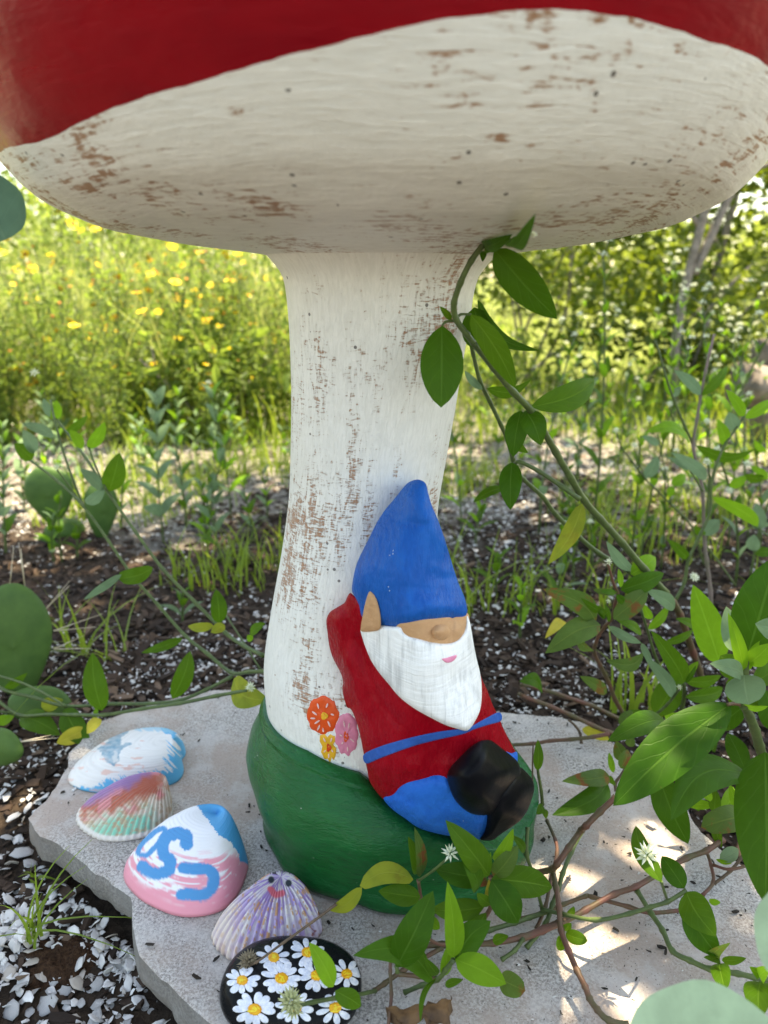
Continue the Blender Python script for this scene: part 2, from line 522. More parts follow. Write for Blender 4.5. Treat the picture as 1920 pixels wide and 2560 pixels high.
M['leaf'] = leaf_mat('green leaf', (.034, .092, .006), (.11, .22, .014))
M['leafd'] = leaf_mat('dark green leaf', (.023, .078, .005), (.065, .155, .010), trans=.30, rough=.42)
M['leafl'] = leaf_mat('light green leaf', (.10, .22, .012), (.20, .38, .025), trans=.42)
M['leafp'] = leaf_mat('pale grey green leaf', (.10, .17, .09), (.18, .27, .14), trans=.4)
M['leafr'] = leaf_mat('red blotched leaf', (.05, .10, .022), (.12, .18, .03), red=.85)
M['leafy'] = leaf_mat('yellow green leaf', (.16, .21, .025), (.30, .33, .04), red=.35, redc=(.14, .06, .02), yellow=.6)
M['leafyel'] = leaf_mat('yellow leaf', (.42, .36, .04), (.55, .45, .06), red=.3, redc=(.25, .10, .02))
M['leafdead'] = simple_mat('dead brown leaf', (.16, .085, .035), (.05, .025, .012), 60, .7, .002)
M['stemg'] = simple_mat('green stalk', (.085, .13, .035), (.055, .085, .025), 120, .5)
M['stemr'] = simple_mat('red brown stalk', (.16, .06, .045), (.085, .075, .03), 42, .5)
M['stemp'] = simple_mat('grey purple stalk', (.20, .14, .13), (.12, .12, .07), 40, .55)
M['stemb'] = simple_mat('brown twig', (.15, .10, .065), (.08, .055, .035), 150, .75)
M['white_fl'] = simple_mat('white flower', (.80, .82, .68), (.62, .68, .42), 300, .6)
M['seedhead'] = simple_mat('dried seed head', (.30, .25, .17), (.14, .11, .07), 300, .85)
M['seedg'] = simple_mat('greenish bud scales', (.46, .48, .26), (.30, .33, .14), 300, .7)
M['cactus'] = simple_mat('prickly pear skin', (.075, .15, .035), (.05, .11, .026), 26, .5, .001, .2)
M['spine'] = simple_mat('pale spines', (.62, .55, .42), (.4, .33, .22), 50, .6)
M['yellow'] = simple_mat('yellow petals', (.85, .66, .008), (.80, .54, .008), 80, .55)
M['orange'] = simple_mat('orange flower head', (.55, .22, .015), (.35, .13, .02), 150, .7)
M['bark'] = simple_mat('grey bark', (.30, .26, .23), (.15, .13, .11), 35, .9, .006)
M['log'] = simple_mat('weathered grey log', (.22, .185, .155), (.09, .075, .06), 22, .9, .008)
def foliage_mat(name, c, c2, tr, trans=.45):
    t = NT(name)
    g = t.new('ShaderNodeNewGeometry')
    col = t.mix(g.outputs['Random Per Island'], c, c2)
    t.fin(col, .45, .4)
    x = t.new('ShaderNodeBsdfTranslucent')
    t.l(t.mix(.5, col, tr), x.inputs[0])
    mx = t.new('ShaderNodeMixShader'); mx.inputs[0].default_value = trans
    t.l(t.b.outputs[0], mx.inputs[1]); t.l(x.outputs[0], mx.inputs[2]); t.l(mx.outputs[0], t.out.inputs[0])
    return t.m
M['fol_y'] = foliage_mat('meadow foliage', (.11, .19, .03), (.26, .32, .08), (.46, .60, .10), .5)
M['fol_g'] = foliage_mat('weed foliage', (.07, .13, .022), (.15, .22, .045), (.45, .62, .09), .5)
M['fol_d'] = foliage_mat('shrub foliage', (.03, .065, .012), (.085, .14, .02), (.38, .48, .03), .45)
M['fol_t'] = foliage_mat('thicket foliage', (.07, .12, .02), (.19, .24, .05), (.5, .6, .10), .5)
M['grass'] = foliage_mat('grass blades', (.10, .19, .02), (.22, .33, .04), (.5, .62, .06), .5)
M['drygrass'] = foliage_mat('tall meadow grass', (.17, .24, .05), (.40, .38, .16), (.48, .58, .14), .5)

# ------------------------------------------------------------------ ground
def gz(x, y):
    x = np.asarray(x, float); y = np.asarray(y, float)
    return -.058 + .036 * sm(.08, .3, y) + .012 * sm(.2, .4, x) + (fbm(x * 6 + 50, y * 6 + 50, 2, 3) - .5) * .03 + (fbm(x * 30 + 90, y * 30 + 90, 4, 2) - .5) * .012
def graded(lo, hi, d0, g, far):
    a = [0.0]
    while a[-1] < far: a.append(a[-1] + d0 * max(1, g * max(0, a[-1] - hi)))
    b = [0.0]
    while b[-1] > -far: b.append(b[-1] - d0 * max(1, g * max(0, lo - b[-1]) if b[-1] < lo else 1))
    return np.array(b[:0:-1] + a)
gx = graded(-1.2, 1.2, .028, 9, 150)
gy = graded(-.6, 2.4, .028, 9, 150)
X, Y = np.meshgrid(gx, gy)
V = np.stack([X, Y, gz(X, Y)], -1).reshape(-1, 3)
nx, ny = len(gx), len(gy)
I = np.arange((nx - 1) * (ny - 1)); I = I // (nx - 1) * nx + I % (nx - 1)
tag(mesh('ground', V, np.stack([I, I + 1, I + nx + 1, I + nx], 1), M['ground']), 'dark mulch ground strewn with broken white shell', kind='structure')

# ------------------------------------------------------------------ the stone slab
def slab():
    def b7(x, y): return px('B7', x, y)
    pts = [b7(270, 170), b7(330, 290), b7(440, 370), b7(560, 430), b7(680, 510), b7(760, 580), b7(830, 640), b7(890, 690), b7(1010, 760), b7(1100, 830),
           b7(1200, 900), b7(1280, 960), b7(1310, 1060), b7(1312, 1170), b7(1330, 1300), b7(1340, 1400), b7(1370, 1530), b7(1440, 1600), b7(1510, 1690), b7(1659, 1800), (530, 2560)]
    W = [pz(x, y, 0)[:2] for x, y in pts] + [np.array(q) for q in [(-.03, -.25), (.12, -.29), (.27, -.27), (.36, -.17), (.37, -.08)]]
    W += [pz(x, y, 0)[:2] for x, y in [(1855, 2160), (1750, 2079), (1714, 2014), (1620, 1930), (1540, 1860), (1463, 1804), (1359, 1787), (1243, 1778)]]
    W += [np.array(q) for q in [(.06, .235), (-.05, .258)]]
    W += [pz(x, y, 0)[:2] for x, y in [(664, 1720), (536, 1723), (380, 1758), (255, 1800), (205, 1845), (172, 1880), (168, 1915), (145, 1955), (110, 2000)]]
    W = np.array(W)
    seg = np.linalg.norm(np.roll(W, -1, 0) - W, axis=1)
    out = []
    for a, b, L in zip(W, np.roll(W, -1, 0), seg):
        k = max(1, int(L / .006))
        for i in range(k): out.append(a + (b - a) * i / k)
    out = np.array(out)
    n = len(out)
    s = np.arange(n) * .006
    T = np.roll(out, -1, 0) - np.roll(out, 1, 0)
    T /= np.linalg.norm(T, axis=1)[:, None]
    N = np.stack([T[:, 1], -T[:, 0]], 1)
    area = .5 * (out[:, 0] * np.roll(out[:, 1], -1) - np.roll(out[:, 0], -1) * out[:, 1]).sum()
    if area < 0: N = -N
    jag = (fbm(s * 90, s * 0 + 3, 5, 3) - .5) * .006
    rows = [(-.0022, -.0002, .6), (-.0004, -.0012, .9), (0, -.006, 1), (.001, -.016, 1), (0.0, -.027, 1.1), (-.008, -.032, 1.8), (-.017, -.040, 2.4), (-.022, -.052, 2.4), (-.018, -.085, 2)]
    V = []
    for i, (o, z, a) in enumerate(rows):
        j2 = (fbm(s * 70 + i * 1.3, s * 0 + i * .9, 6, 3) - .5) * .008 * (a if i > 3 else .35)
        P = out + N * (o + jag * min(a, 1) + j2)[:, None]
        zz = z + (fbm(s * 40, s * 0 + 7, 8, 3) - .5) * (.012 if i in (4, 5, 6) else .0008)
        V.append(np.c_[P, zz])
    V = np.concatenate(V)
    F_ = []
    flip = area < 0
    for i in range(len(rows) - 1):
        for j in range(n):
            k = (j + 1) % n
            q = (i * n + j, (i + 1) * n + j, (i + 1) * n + k, i * n + k)
            F_.append(q[::-1] if flip else q)
    top = [Vector(v[:2]) for v in V[:n]]
    gx_ = []
    for x in np.arange(-.36, .4, .016):
        for y in np.arange(-.3, .28, .016):
            if inpoly(np.array([x]), np.array([y]), out)[0] and segdist(np.array([x]), np.array([y]), out)[0] > .012: gx_.append(Vector((x + rng.normal() * .002, y + rng.normal() * .002)))
    r = delaunay_2d_cdt(top + gx_, [(i, (i + 1) % n) for i in range(n)], [], 1, 1e-7)
    base = len(V)
    vv = np.array([(v.x, v.y) for v in r[0]])
    zt = (fbm(vv[:, 0] * 25 + 9, vv[:, 1] * 25 + 9, 3, 3) - .5) * .0012 - .0002
    idx = [(o[0] if o and o[0] < n else None) for o in r[3]]
    V2 = []; mp = []
    for i, (x, y) in enumerate(vv):
        if idx[i] is not None: mp.append(idx[i])
        else: mp.append(base + len(V2)); V2.append((x, y, zt[i]))
    V = np.concatenate([V, np.array(V2)])
    F_ += [tuple(mp[i] for i in f) for f in r[2]]
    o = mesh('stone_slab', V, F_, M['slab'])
    ns = (len(rows) - 1) * n
    o.data.polygons.foreach_set('use_smooth', np.arange(len(F_)) >= ns)
    return tag(o, 'thick grey cast stone slab with chipped edges lying on the mulch under the mushroom', 'stone slab')
slab()

# ------------------------------------------------------------------ the mushroom statue
AX = .02                                    # the mushroom's axis (world y)
STEM = np.array([(.500, -.001, .078), (.5078, -.0020, .0763), (.4894 + .0, -.0030, .0719), (.4553, -.0034, .0693), (.4199, -.0060, .0665), (.3906, -.0082, .0651), (.3607, -.0113, .0635),
                 (.3297, -.0146, .0619), (.3059, -.0177, .0616), (.2651, -.0207, .0656), (.2227, -.0241, .0717), (.1787, -.0257, .0783), (.156, -.0244, .0815), (.1093, -.0192, .0838), (.06, -.017, .084), (.0, -.016, .084)])
STEM = STEM[np.argsort(STEM[:, 0])]
def stem_at(z): return np.interp(z, STEM[:, 0], STEM[:, 1]), np.interp(z, STEM[:, 0], STEM[:, 2])
def stem_hit(x, y):
    d = ray(x, y)
    t = .40
    for _ in range(400):
        P = CAM + d * t
        cx, r = stem_at(P[2])
        if math.hypot(P[0] - cx, P[1] - AX) <= r: break
        t += .0009
    return P
statue = empty('mushroom_statue', 'large mushroom statue with red cap and a blue hatted gnome on its white stem', 'garden statue', (0.016, AX, 0.0))

def build_stem():
    n = 160
    th = np.linspace(0, 2 * np.pi, n + 1)
    zs = np.concatenate([np.linspace(.02, .49, 95), np.linspace(.494, .515, 6)])
    V = []; UV = []
    smz = np.linspace(0, .52, 400)
    cxs, rs = stem_at(smz)
    k = np.hanning(41); k /= k.sum()
    pad = lambda a: np.convolve(np.pad(a, 20, mode='edge'), k, 'valid')
    cxs, rs = pad(cxs), pad(rs)
    for z in zs:
        cx, r = np.interp(z, smz, cxs), np.interp(z, smz, rs)
        flare = .012 * max(0, (z - .488) / .02) ** 1.6
        rr = (r + flare) * (1 + (fbm(th / 6.283 * 6, th * 0 + z * 9, 3, 2) - .5) * .025 * np.sin(th / 2) ** .5)
        V.append(np.c_[cx + rr * np.cos(th - math.pi / 2), AX + rr * np.sin(th - math.pi / 2), np.full(n + 1, z)])
        UV.append(np.c_[th * .07, np.full(n + 1, z)])
    V = np.concatenate(V); UV = np.concatenate(UV)
    m = len(zs); w = n + 1
    f = [(i * w + j, i * w + j + 1, (i + 1) * w + j + 1, (i + 1) * w + j) for i in range(m - 1) for j in range(n)]
    return mesh('stem', V, f, M['stem'], statue, uv=UV)
stem = build_stem()

def build_cap():
    prof = np.array([(.05, .500), (.068, .5005), (.078, .5035), (.10, .5075), (.145, .513), (.18, .5195), (.204, .525), (.232, .5375), (.243, .546), (.252, .556), (.260, .567), (.268, .580), (.275, .594), (.281, .610),
                     (.284, .628), (.281, .648), (.268, .668), (.235, .693), (.17, .714), (.09, .726), (.0005, .729)])
    prof = catmull(prof, 8)
    s = np.r_[0, np.cumsum(np.linalg.norm(np.diff(prof, axis=0), axis=1))]
    zb = np.array([(-180, .560), (-151, .559), (-137, .5573), (-123, .5595), (-115, .5652), (-108, .5682), (-103, .5701), (-98, .5751), (-92, .5785), (-89, .5824), (-86, .5859), (-81, .5891), (-78, .5901), (-71, .5896),
                   (-64, .5891), (-61, .5863), (-55, .5833), (-47, .5841), (-20, .583), (20, .580), (80, .573), (130, .566), (180, .560)])
    n = 400
    th = np.linspace(-np.pi, np.pi, n + 1)
    z_b = np.interp(np.degrees(th), zb[:, 0], zb[:, 1])
    z_b = np.convolve(np.pad(z_b[:-1], 20, mode='wrap'), np.hanning(41) / np.hanning(41).sum(), 'valid')
    z_b = np.r_[z_b, z_b[0]]
    w = np.linspace(0, 1, n + 1)
    wob = (fbm(w * 120, w * 0 + 1, 9, 3) - .5) * .0024 + (fbm(w * 40, w * 0 + 5, 11, 2) - .5) * .0012
    wob *= np.minimum(1, np.minimum(w, 1 - w) * 40)
    z_b = z_b + wob
    # position along the profile of the paint line: heights are monotone from the flat of the gills up to the lip
    j0 = np.argmin(prof[:, 1]); j1 = np.argmax(prof[:, 1])
    sb = np.interp(z_b, prof[j0:j1 + 1, 1], s[j0:j1 + 1])
    def surf(u):                            # u: rows x n+1 of arc length
        r = np.interp(u, s, prof[:, 0]); z = np.interp(u, s, prof[:, 1])
        a = np.broadcast_to(th, u.shape)
        wv = (fbm(np.cos(a) * 2 + 7, np.sin(a) * 2 + r * 9 + 7, 12, 2) - .5)
        edge = sm(.1, .22, r)
        z = z + wv * .010 * edge * sm(.74, .60, z)
        r = r * (1 + (fbm(np.cos(a) * 1.6 + 3, np.sin(a) * 1.6 + 3, 13, 2) - .5) * .012 * edge)
        return np.stack([r * np.cos(a), AX + r * np.sin(a), z], -1), np.stack([(a + np.pi) / 6.283 * 1.2, u], -1)
    def grid(u, name, mat):
        P, UV = surf(u)
        m = len(u); k = n + 1
        f = [(i * k + j, i * k + j + 1, (i + 1) * k + j + 1, (i + 1) * k + j)[::-1] for i in range(m - 1) for j in range(n)]
        return mesh(name, P.reshape(-1, 3), f, mat, statue, uv=UV.reshape(-1, 2))
    t = np.linspace(0, 1, 60)[:, None] ** .9
    grid(sb[None] * t, 'cap_underside', M['under'])
    t2 = np.linspace(0, 1, 40)[:, None] ** 1.3
    u2 = sb[None] + (s[-1] - sb[None]) * t2
    o = grid(u2, 'cap', M['red_cap'])
    return o
build_cap()

def build_mound():
    n = 120
    th = np.linspace(0, 2 * np.pi, n, endpoint=False)
    prof = [(.118, 0.0), (.1275, .004), (.1295, .013), (.127, .022), (.1275, .032), (.1315, .046), (.134, .060), (.1325, .072), (.126, .086), (.115, .098), (.105, .106), (.096, .1105), (.088, .112)]
    prof = catmull(np.array(prof), 4)
    V = []
    m = len(prof)
    for i, (r, z) in enumerate(prof):
        k = i / (m - 1)
        lump = (fbm(np.cos(th) * 1.8 + 5, np.sin(th) * 1.8 + 5 + z * 14, 15, 3) - .5) * .020 * (1 - k * .6)
        cx = .016 * (1 - k ** 2) + (-.0195) * k ** 2
        cy = .030 * (1 - k) + AX * k
        # the painted rim sits higher to the left and back, and follows the stem
        top = np.interp(np.degrees((th + math.pi) % (2 * math.pi)), [0, 60, 90, 110, 140, 200, 250, 300, 360], [.128, .126, .114, .090, .050, .046, .085, .122, .128])
        zz = z * (1 + (top / .112 - 1) * k ** 2)
        rr = (r + lump) * (1 - .035 * np.maximum(0, -np.cos(th)))
        zz = np.minimum(zz, np.maximum(top, .002) * (.55 + .45 * k) + .0 * z)
        if k > .86: rr = np.maximum(rr * 0 + r, .085)
        V.append(np.c_[cx + rr * np.cos(th), cy + rr * np.sin(th), zz])
    # last ring dips into the stem
    V.append(np.c_[-.0195 + .078 * np.cos(th), AX + .078 * np.sin(th), V[-1][:, 2] - .004])
    V = np.concatenate(V); m += 1
    f = [(i * n + j, i * n + (j + 1) % n, (i + 1) * n + (j + 1) % n, (i + 1) * n + j) for i in range(m - 1) for j in range(n)]
    return mesh('grassy_base', V, f, M['green'], statue)
build_mound()

# --- gnome: raised painted shapes on one body surface
CTRL = np.array([(885, 100, -.070), (580, 540, -.072), (820, 500, -.103), (1060, 500, -.080), (900, 800, -.118), (1140, 765, -.086), (600, 750, -.078), (920, 300, -.090), (760, 230, -.062),
                 (900, 1050, -.124), (1205, 1050, -.088), (630, 950, -.084), (1130, 1340, -.124), (440, 820, -.058), (480, 1000, -.064), (540, 1240, -.076), (620, 1480, -.094), (560, 1000, -.078),
                 (800, 1450, -.117), (1000, 1450, -.124), (1380, 1450, -.082), (1290, 1280, -.094), (730, 1700, -.104), (850, 1750, -.116), (1100, 1850, -.120), (1210, 1900, -.118), (1230, 1590, -.128), (1400, 1720, -.112), (1475, 1640, -.092)], float)
def tps_fit(P, v, lam=2e-3):
    S = 500.0
    A = P / S
    r = np.linalg.norm(A[:, None] - A[None], axis=-1)
    K = np.where(r > 0, r * r * np.log(r + 1e-9), 0) + lam * np.eye(len(P))
    Q = np.c_[np.ones(len(P)), A]
    L = np.block([[K, Q], [Q.T, np.zeros((3, 3))]])
    w = np.linalg.solve(L, np.r_[v, 0, 0, 0])
    def fn(x, y):
        X = np.stack([np.ravel(x), np.ravel(y)], 1) / S
        r = np.linalg.norm(X[:, None] - A[None], axis=-1)
        return np.where(r > 0, r * r * np.log(r + 1e-9), 0) @ w[:len(P)] + w[-3] + X @ w[-2:]
    return fn
DEPTH = tps_fit(CTRL[:, :2], CTRL[:, 2])
def piece(name, poly, mat, parent, off=0.0, puff=.003, width=40, step=9, skirt=.05, extra=None, smooth_n=5, depth=None, sheet='C1', shape=2.0):
    P = catmull(poly, smooth_n, True)
    seg = np.r_[0, np.cumsum(np.linalg.norm(np.roll(P, -1, 0) - P, axis=1))]
    nb = max(14, int(seg[-1] / (step * .7)))
    q = np.linspace(0, seg[-1], nb, endpoint=False)
    PP = np.vstack([P, P[0]])
    B = np.stack([np.interp(q, seg, PP[:, 0]), np.interp(q, seg, PP[:, 1])], 1)
    lo, hi = B.min(0), B.max(0)
    gx_, gy_ = np.meshgrid(np.arange(lo[0], hi[0], step), np.arange(lo[1], hi[1], step * .87))
    gx_[1::2] += step / 2
    gx_, gy_ = gx_.ravel(), gy_.ravel()
    ok = inpoly(gx_, gy_, B)
    gx_, gy_ = gx_[ok], gy_[ok]
    ok = segdist(gx_, gy_, B) > step * .55
    G = np.stack([gx_[ok], gy_[ok]], 1)
    r = delaunay_2d_cdt([Vector(v) for v in B] + [Vector(v) for v in G], [(i, (i + 1) % nb) for i in range(nb)], [], 1, 1e-4)
    A = np.array([(v.x, v.y) for v in r[0]])
    d = segdist(A[:, 0], A[:, 1], B)
    Yd = (depth or DEPTH)(A[:, 0], A[:, 1])
    e = 1 - np.clip(d / width, 0, 1)
    h = off + puff * (1 - e ** shape)
    if extra is not None: h = h + extra(A[:, 0], A[:, 1], d)
    V = []
    a0 = SH[sheet]
    for (x, y), yy, hh in zip(A, Yd, h):
        dr = ray(a0[0] + x / a0[2], a0[1] + y / a0[2])
        t = (yy - CAM[1]) / dr[1] - hh / np.linalg.norm(dr)
        V.append(CAM + dr * t)
    V = np.array(V)
    F_ = [tuple(f) for f in r[2]]
    # outward (towards the viewer's side) orientation
    a, b, c = V[list(F_[0][:3])]
    if np.dot(np.cross(b - a, c - a), CAM - a) < 0: F_ = [f[::-1] for f in F_]
    # rounded flank back into the statue
    bi = [i for i, o in enumerate(r[3]) if o and min(o) < nb]
    order = {}
    for i, o in enumerate(r[3]):
        for k in o:
            if k < nb: order[k] = i
    ring = [order[k] for k in range(nb)]
    cen = A.mean(0)
    base = len(V)
    ext = []
    for lvl, dd in ((0, skirt * .3), (1, skirt)):
        for k in ring:
            x, y = A[k] + (cen - A[k]) * (.012 if lvl == 0 else .06)
            dr = ray(a0[0] + x / a0[2], a0[1] + y / a0[2])
            t = (Yd[k] - CAM[1]) / dr[1] + (dd - off) / np.linalg.norm(dr)
            ext.append(CAM + dr * t)
    V = np.vstack([V, np.array(ext)])
    for k in range(nb):
        k2 = (k + 1) % nb
        F_.append((ring[k], ring[k2], base + k2, base + k))
        F_.append((base + k, base + k2, base + nb + k2, base + nb + k))
    o = mesh(name, V, F_, mat, parent)
    bm_fix(o)
    return o
import bmesh
def bm_fix(o):
    bm = bmesh.new(); bm.from_mesh(o.data)
    bmesh.ops.recalc_face_normals(bm, faces=bm.faces)
    bm.to_mesh(o.data); bm.free()

jacket_poly = [(555, 668), (590, 690), (700, 700), (900, 760), (1080, 800), (1140, 860), (1213, 1090), (1240, 1150), (1270, 1230), (1300, 1290), (1320, 1340), (1350, 1400), (1380, 1455), (1392, 1480), (1388, 1520), (1330, 1600), (1240, 1660),
               (1080, 1690), (1000, 1700), (850, 1720), (780, 1730), (722, 1706), (680, 1660), (650, 1610), (640, 1560), (625, 1490), (615, 1440), (605, 1390), (590, 1330), (572, 1280), (555, 1250), (538, 1243), (522, 1195), (514, 1150), (518, 1115), (508, 1075),
               (490, 1040), (465, 990), (448, 930), (440, 870), (434, 820), (438, 790), (455, 762), (490, 740), (525, 718), (538, 690)]
def jk(x, y, d):
    # forearm and sleeve ridge on the left, folded elbow, hollow beside the chest
    arm = segdist(x, y, np.array([(500, 800), (520, 960), (570, 1130), (610, 1260)]), False)
    chest = segdist(x, y, np.array([(590, 900), (650, 1090), (720, 1230), (800, 1330)]), False)
    n = fbm(x / 90, y / 90, 21, 2) - .5
    return .0045 * np.exp(-(arm / 42) ** 2) - .0028 * np.exp(-(chest / 22) ** 2) + n * .0035 + .006 * np.exp(-(((x - 760) / 170) ** 2 + ((y - 1560) / 90) ** 2))
_jb = catmull(jacket_poly, 5, True)
def on_jacket(x, y, d):
    dj = segdist(x, y, _jb)
    return .006 * (1 - (1 - np.clip(dj / 70, 0, 1)) ** 2) + jk(x, y, d)
gnome = piece('gnome', jacket_poly, M['jacket'], statue, 0, .006, 70, 11, .055, jk)
gnome['label'] = 'gnome in a red jacket lying against the mushroom stem'
hat_poly = [(885, 99), (912, 102), (935, 121), (946, 165), (965, 230), (995, 300), (1030, 400), (1060, 500), (1095, 610), (1125, 680), (1140, 735), (1141, 765), (1130, 790), (1090, 795), (1030, 795), (970, 805), (900, 820), (840, 833), (790, 838), (740, 833), (690, 830), (630, 800),
            (609, 780), (600, 735), (582, 695), (566, 668), (563, 640), (570, 590), (581, 540), (600, 490), (630, 430), (660, 370), (690, 310), (730, 250), (780, 190), (820, 140), (850, 111)]
def hatx(x, y, d):
    n = fbm(x / 110, y / 110, 22, 3) - .5
    knob = .0045 * np.exp(-(((x - 885) / 62) ** 2 + ((y - 225) / 70) ** 2)) - .0022 * np.exp(-((y - 322 - (x - 880) * .1) / 22) ** 2) * np.exp(-((x - 870) / 90) ** 2)
    dent = -.0035 * np.exp(-(((x - 1035) / 70) ** 2 + ((y - 600) / 30) ** 2)) + .003 * np.exp(-(((x - 1000) / 120) ** 2 + ((y - 735) / 40) ** 2)) - .002 * np.exp(-(((x - 960) / 120) ** 2 + ((y - 660) / 30) ** 2))
    return knob + dent + n * .004
piece('hat', hat_poly, M['blue'], gnome, .009, .006, 60, 9, .055, hatx)
piece('face', [(780, 800), (900, 790), (1040, 770), (1145, 770), (1145, 840), (1125, 890), (1080, 930), (1030, 940), (980, 938), (900, 920), (830, 900), (790, 850)], M['skin'], gnome, .0085, .003, 30, 8, .04,
      lambda x, y, d: .003 * np.exp(-(((x - 1095) / 28) ** 2 + ((y - 858) / 30) ** 2)) - .0015 * np.exp(-(((x - 1068) / 10) ** 2)))
piece('nose', [(1010 + 52 * math.cos(a), 866 + 44 * math.sin(a)) for a in np.linspace(0, 6.283, 14, endpoint=False)], M['skin'], gnome, .010, .010, 48, 6, .02)
piece('ear', [(655, 660), (641, 680), (627, 730), (615, 790), (607, 842), (612, 862), (660, 862), (702, 850), (708, 800), (700, 745), (682, 690)], M['skin'], gnome, .0155, .004, 36, 6, .035,
      lambda x, y, d: -.003 * np.exp(-(((x - 662) / 16) ** 2 + ((y - 790) / 50) ** 2)))
piece('ear', [(1110, 668), (1122, 690), (1133, 715), (1139, 735), (1132, 742), (1112, 700)], M['skin'], gnome, -.002, .003, 12, 5, .03)
beard_poly = [(607, 850), (650, 847), (700, 832), (760, 837), (812, 840), (822, 862), (850, 883), (900, 899), (960, 915), (1030, 924), (1085, 912), (1118, 880), (1137, 832), (1141, 782), (1155, 812), (1166, 870), (1176, 930), (1190, 1000), (1205, 1060), (1214, 1120), (1215, 1200), (1206, 1260), (1186, 1305),
              (1160, 1347), (1135, 1362), (1090, 1351), (1030, 1331), (950, 1291), (870, 1245), (800, 1190), (750, 1130), (700, 1070), (660, 1010), (634, 950), (617, 900)]
beard = piece('beard', beard_poly, M['beard'], gnome, .0105, .0035, 26, 9, .05, lambda x, y, d: (fbm(x / 60, y / 160, 23, 2) - .5) * .003 + .003 * np.exp(-(((x - 1040) / 90) ** 2 + ((y - 1000) / 60) ** 2)))
piece('mouth', [(1015, 1000), (1035, 996), (1050, 991), (1070, 985), (1089, 981), (1086, 996), (1072, 1010), (1055, 1018), (1035, 1018)], M['pink'], gnome, .0172, .0006, 8, 5, .008, lambda x, y, d: (fbm(x / 60, y / 160, 23, 2) - .5) * .003)
piece('belt', [(623, 1480), (700, 1442), (800, 1411), (900, 1386), (1000, 1366), (1100, 1353), (1138, 1352), (1180, 1330), (1230, 1302), (1303, 1268), (1314, 1310), (1250, 1331), (1180, 1353), (1120, 1378), (1000, 1405), (900, 1430), (800, 1463), (700, 1501), (634, 1526)],
      M['belt'], gnome, .0007, .0002, 6, 8, .012, on_jacket)
trouser_poly = [(722, 1705), (745, 1685), (780, 1647), (830, 1611), (890, 1586), (960, 1575), (1045, 1578), (1110, 1600), (1200, 1660), (1260, 1740), (1255, 1800), (1245, 1850), (1228, 1885), (1209, 1908), (1150, 1896), (1080, 1892), (1000, 1880), (900, 1850), (830, 1802), (768, 1758)]
piece('trousers', trouser_poly, M['blue2'], gnome, .004, .009, 80, 9, .05, lambda x, y, d: (fbm(x / 70, y / 70, 24, 2) - .5) * .004 - .003 * np.exp(-((x - 1060 - (y - 1600) * .1) / 16) ** 2) * sm(1560, 1600, y) * sm(1720, 1640, y))
piece('trousers', [(1335, 1468), (1365, 1474), (1393, 1468), (1395, 1520), (1380, 1540), (1345, 1520)], M['blue2'], gnome, .006, .003, 20, 6, .03)
piece('boot', [(1408, 1545), (1440, 1570), (1465, 1600), (1479, 1640), (1471, 1690), (1446, 1760), (1411, 1810), (1370, 1842), (1310, 1882), (1268, 1911), (1209, 1909), (1230, 1870), (1240, 1800), (1230, 1740), (1300, 1600), (1360, 1550)], M['black'], gnome, .006, .018, 90, 8, .05,
      lambda x, y, d: (fbm(x / 90, y / 90, 25, 2) - .5) * .0025)
piece('boot', [(1240, 1407), (1270, 1414), (1330, 1460), (1390, 1510), (1409, 1550), (1406, 1590), (1370, 1642), (1330, 1692), (1300, 1742), (1265, 1776), (1220, 1787), (1160, 1777), (1110, 1742), (1075, 1700), (1055, 1650), (1040, 1590), (1062, 1540), (1100, 1500), (1150, 1450), (1200, 1415)], M['black'], gnome, .018, .026, 110, 8, .06,
      lambda x, y, d: (fbm(x / 110, y / 110, 26, 2) - .5) * .003)

# --- painted flowers on the stem
def conform(pts, sheet, hit, lift):
    out = []
    for x, y in pts:
        X, Y_ = px(sheet, x, y)
        P = hit(X, Y_)
        v = CAM - P
        out.append(P + v / np.linalg.norm(v) * lift)
    return np.array(out)
def flat_into(mb, poly, sheet, hit, lift, mi, dome=.0004):
    P = np.asarray(poly, float)
    c = P.mean(0)
    n = len(P)
    rows = [conform(c + (P - c) * k, sheet, hit, lift * (1 if k < .99 else .1)) for k in (1, .9, .7, .45, .2)]
    V = np.vstack(rows + [conform([c], sheet, hit, lift + dome)])
    f = []
    for i in range(4):
        for j in range(n): f.append((i * n + j, i * n + (j + 1) % n, (i + 1) * n + (j + 1) % n, (i + 1) * n + j))
    for j in range(n): f.append((4 * n + j, 4 * n + (j + 1) % n, 5 * n))
    mb.add(V, f, mi=mi)
def blob(cx, cy, rx, ry, n=24, wob=.08, k=7, rot=0, seed=0):
    a = np.linspace(0, 2 * np.pi, n, endpoint=False)
    r = 1 + wob * np.cos(a * k + seed) + rng.normal(size=n) * .015
    x, y = rx * r * np.cos(a), ry * r * np.sin(a)
    return np.stack([cx + x * math.cos(rot) - y * math.sin(rot), cy + x * math.sin(rot) + y * math.cos(rot)], 1)
def stroke(x1, y1, x2, y2, w):
    a = math.atan2(y2 - y1, x2 - x1)
    return blob((x1 + x2) / 2, (y1 + y2) / 2, math.hypot(x2 - x1, y2 - y1) / 2, w / 2, 10, 0, 1, a)
mb = MB()
flat_into(mb, blob(417, 1282, 80, 97, 40, .035, 8), 'C1', stem_hit, .0012, 0)
flat_into(mb, blob(424, 1287, 20, 20, 12, .1, 3), 'C1', stem_hit, .0018, 1)
for q in [(388, 1222, 396, 1252), (432, 1248, 442, 1222), (360, 1262, 388, 1284), (455, 1276, 474, 1284), (372, 1328, 402, 1308), (402, 1330, 388, 1362), (440, 1310, 455, 1344), (415, 1345, 420, 1370), (352, 1298, 380, 1300)]:
    flat_into(mb, stroke(*q, 10), 'C1', stem_hit, .0017, 2)
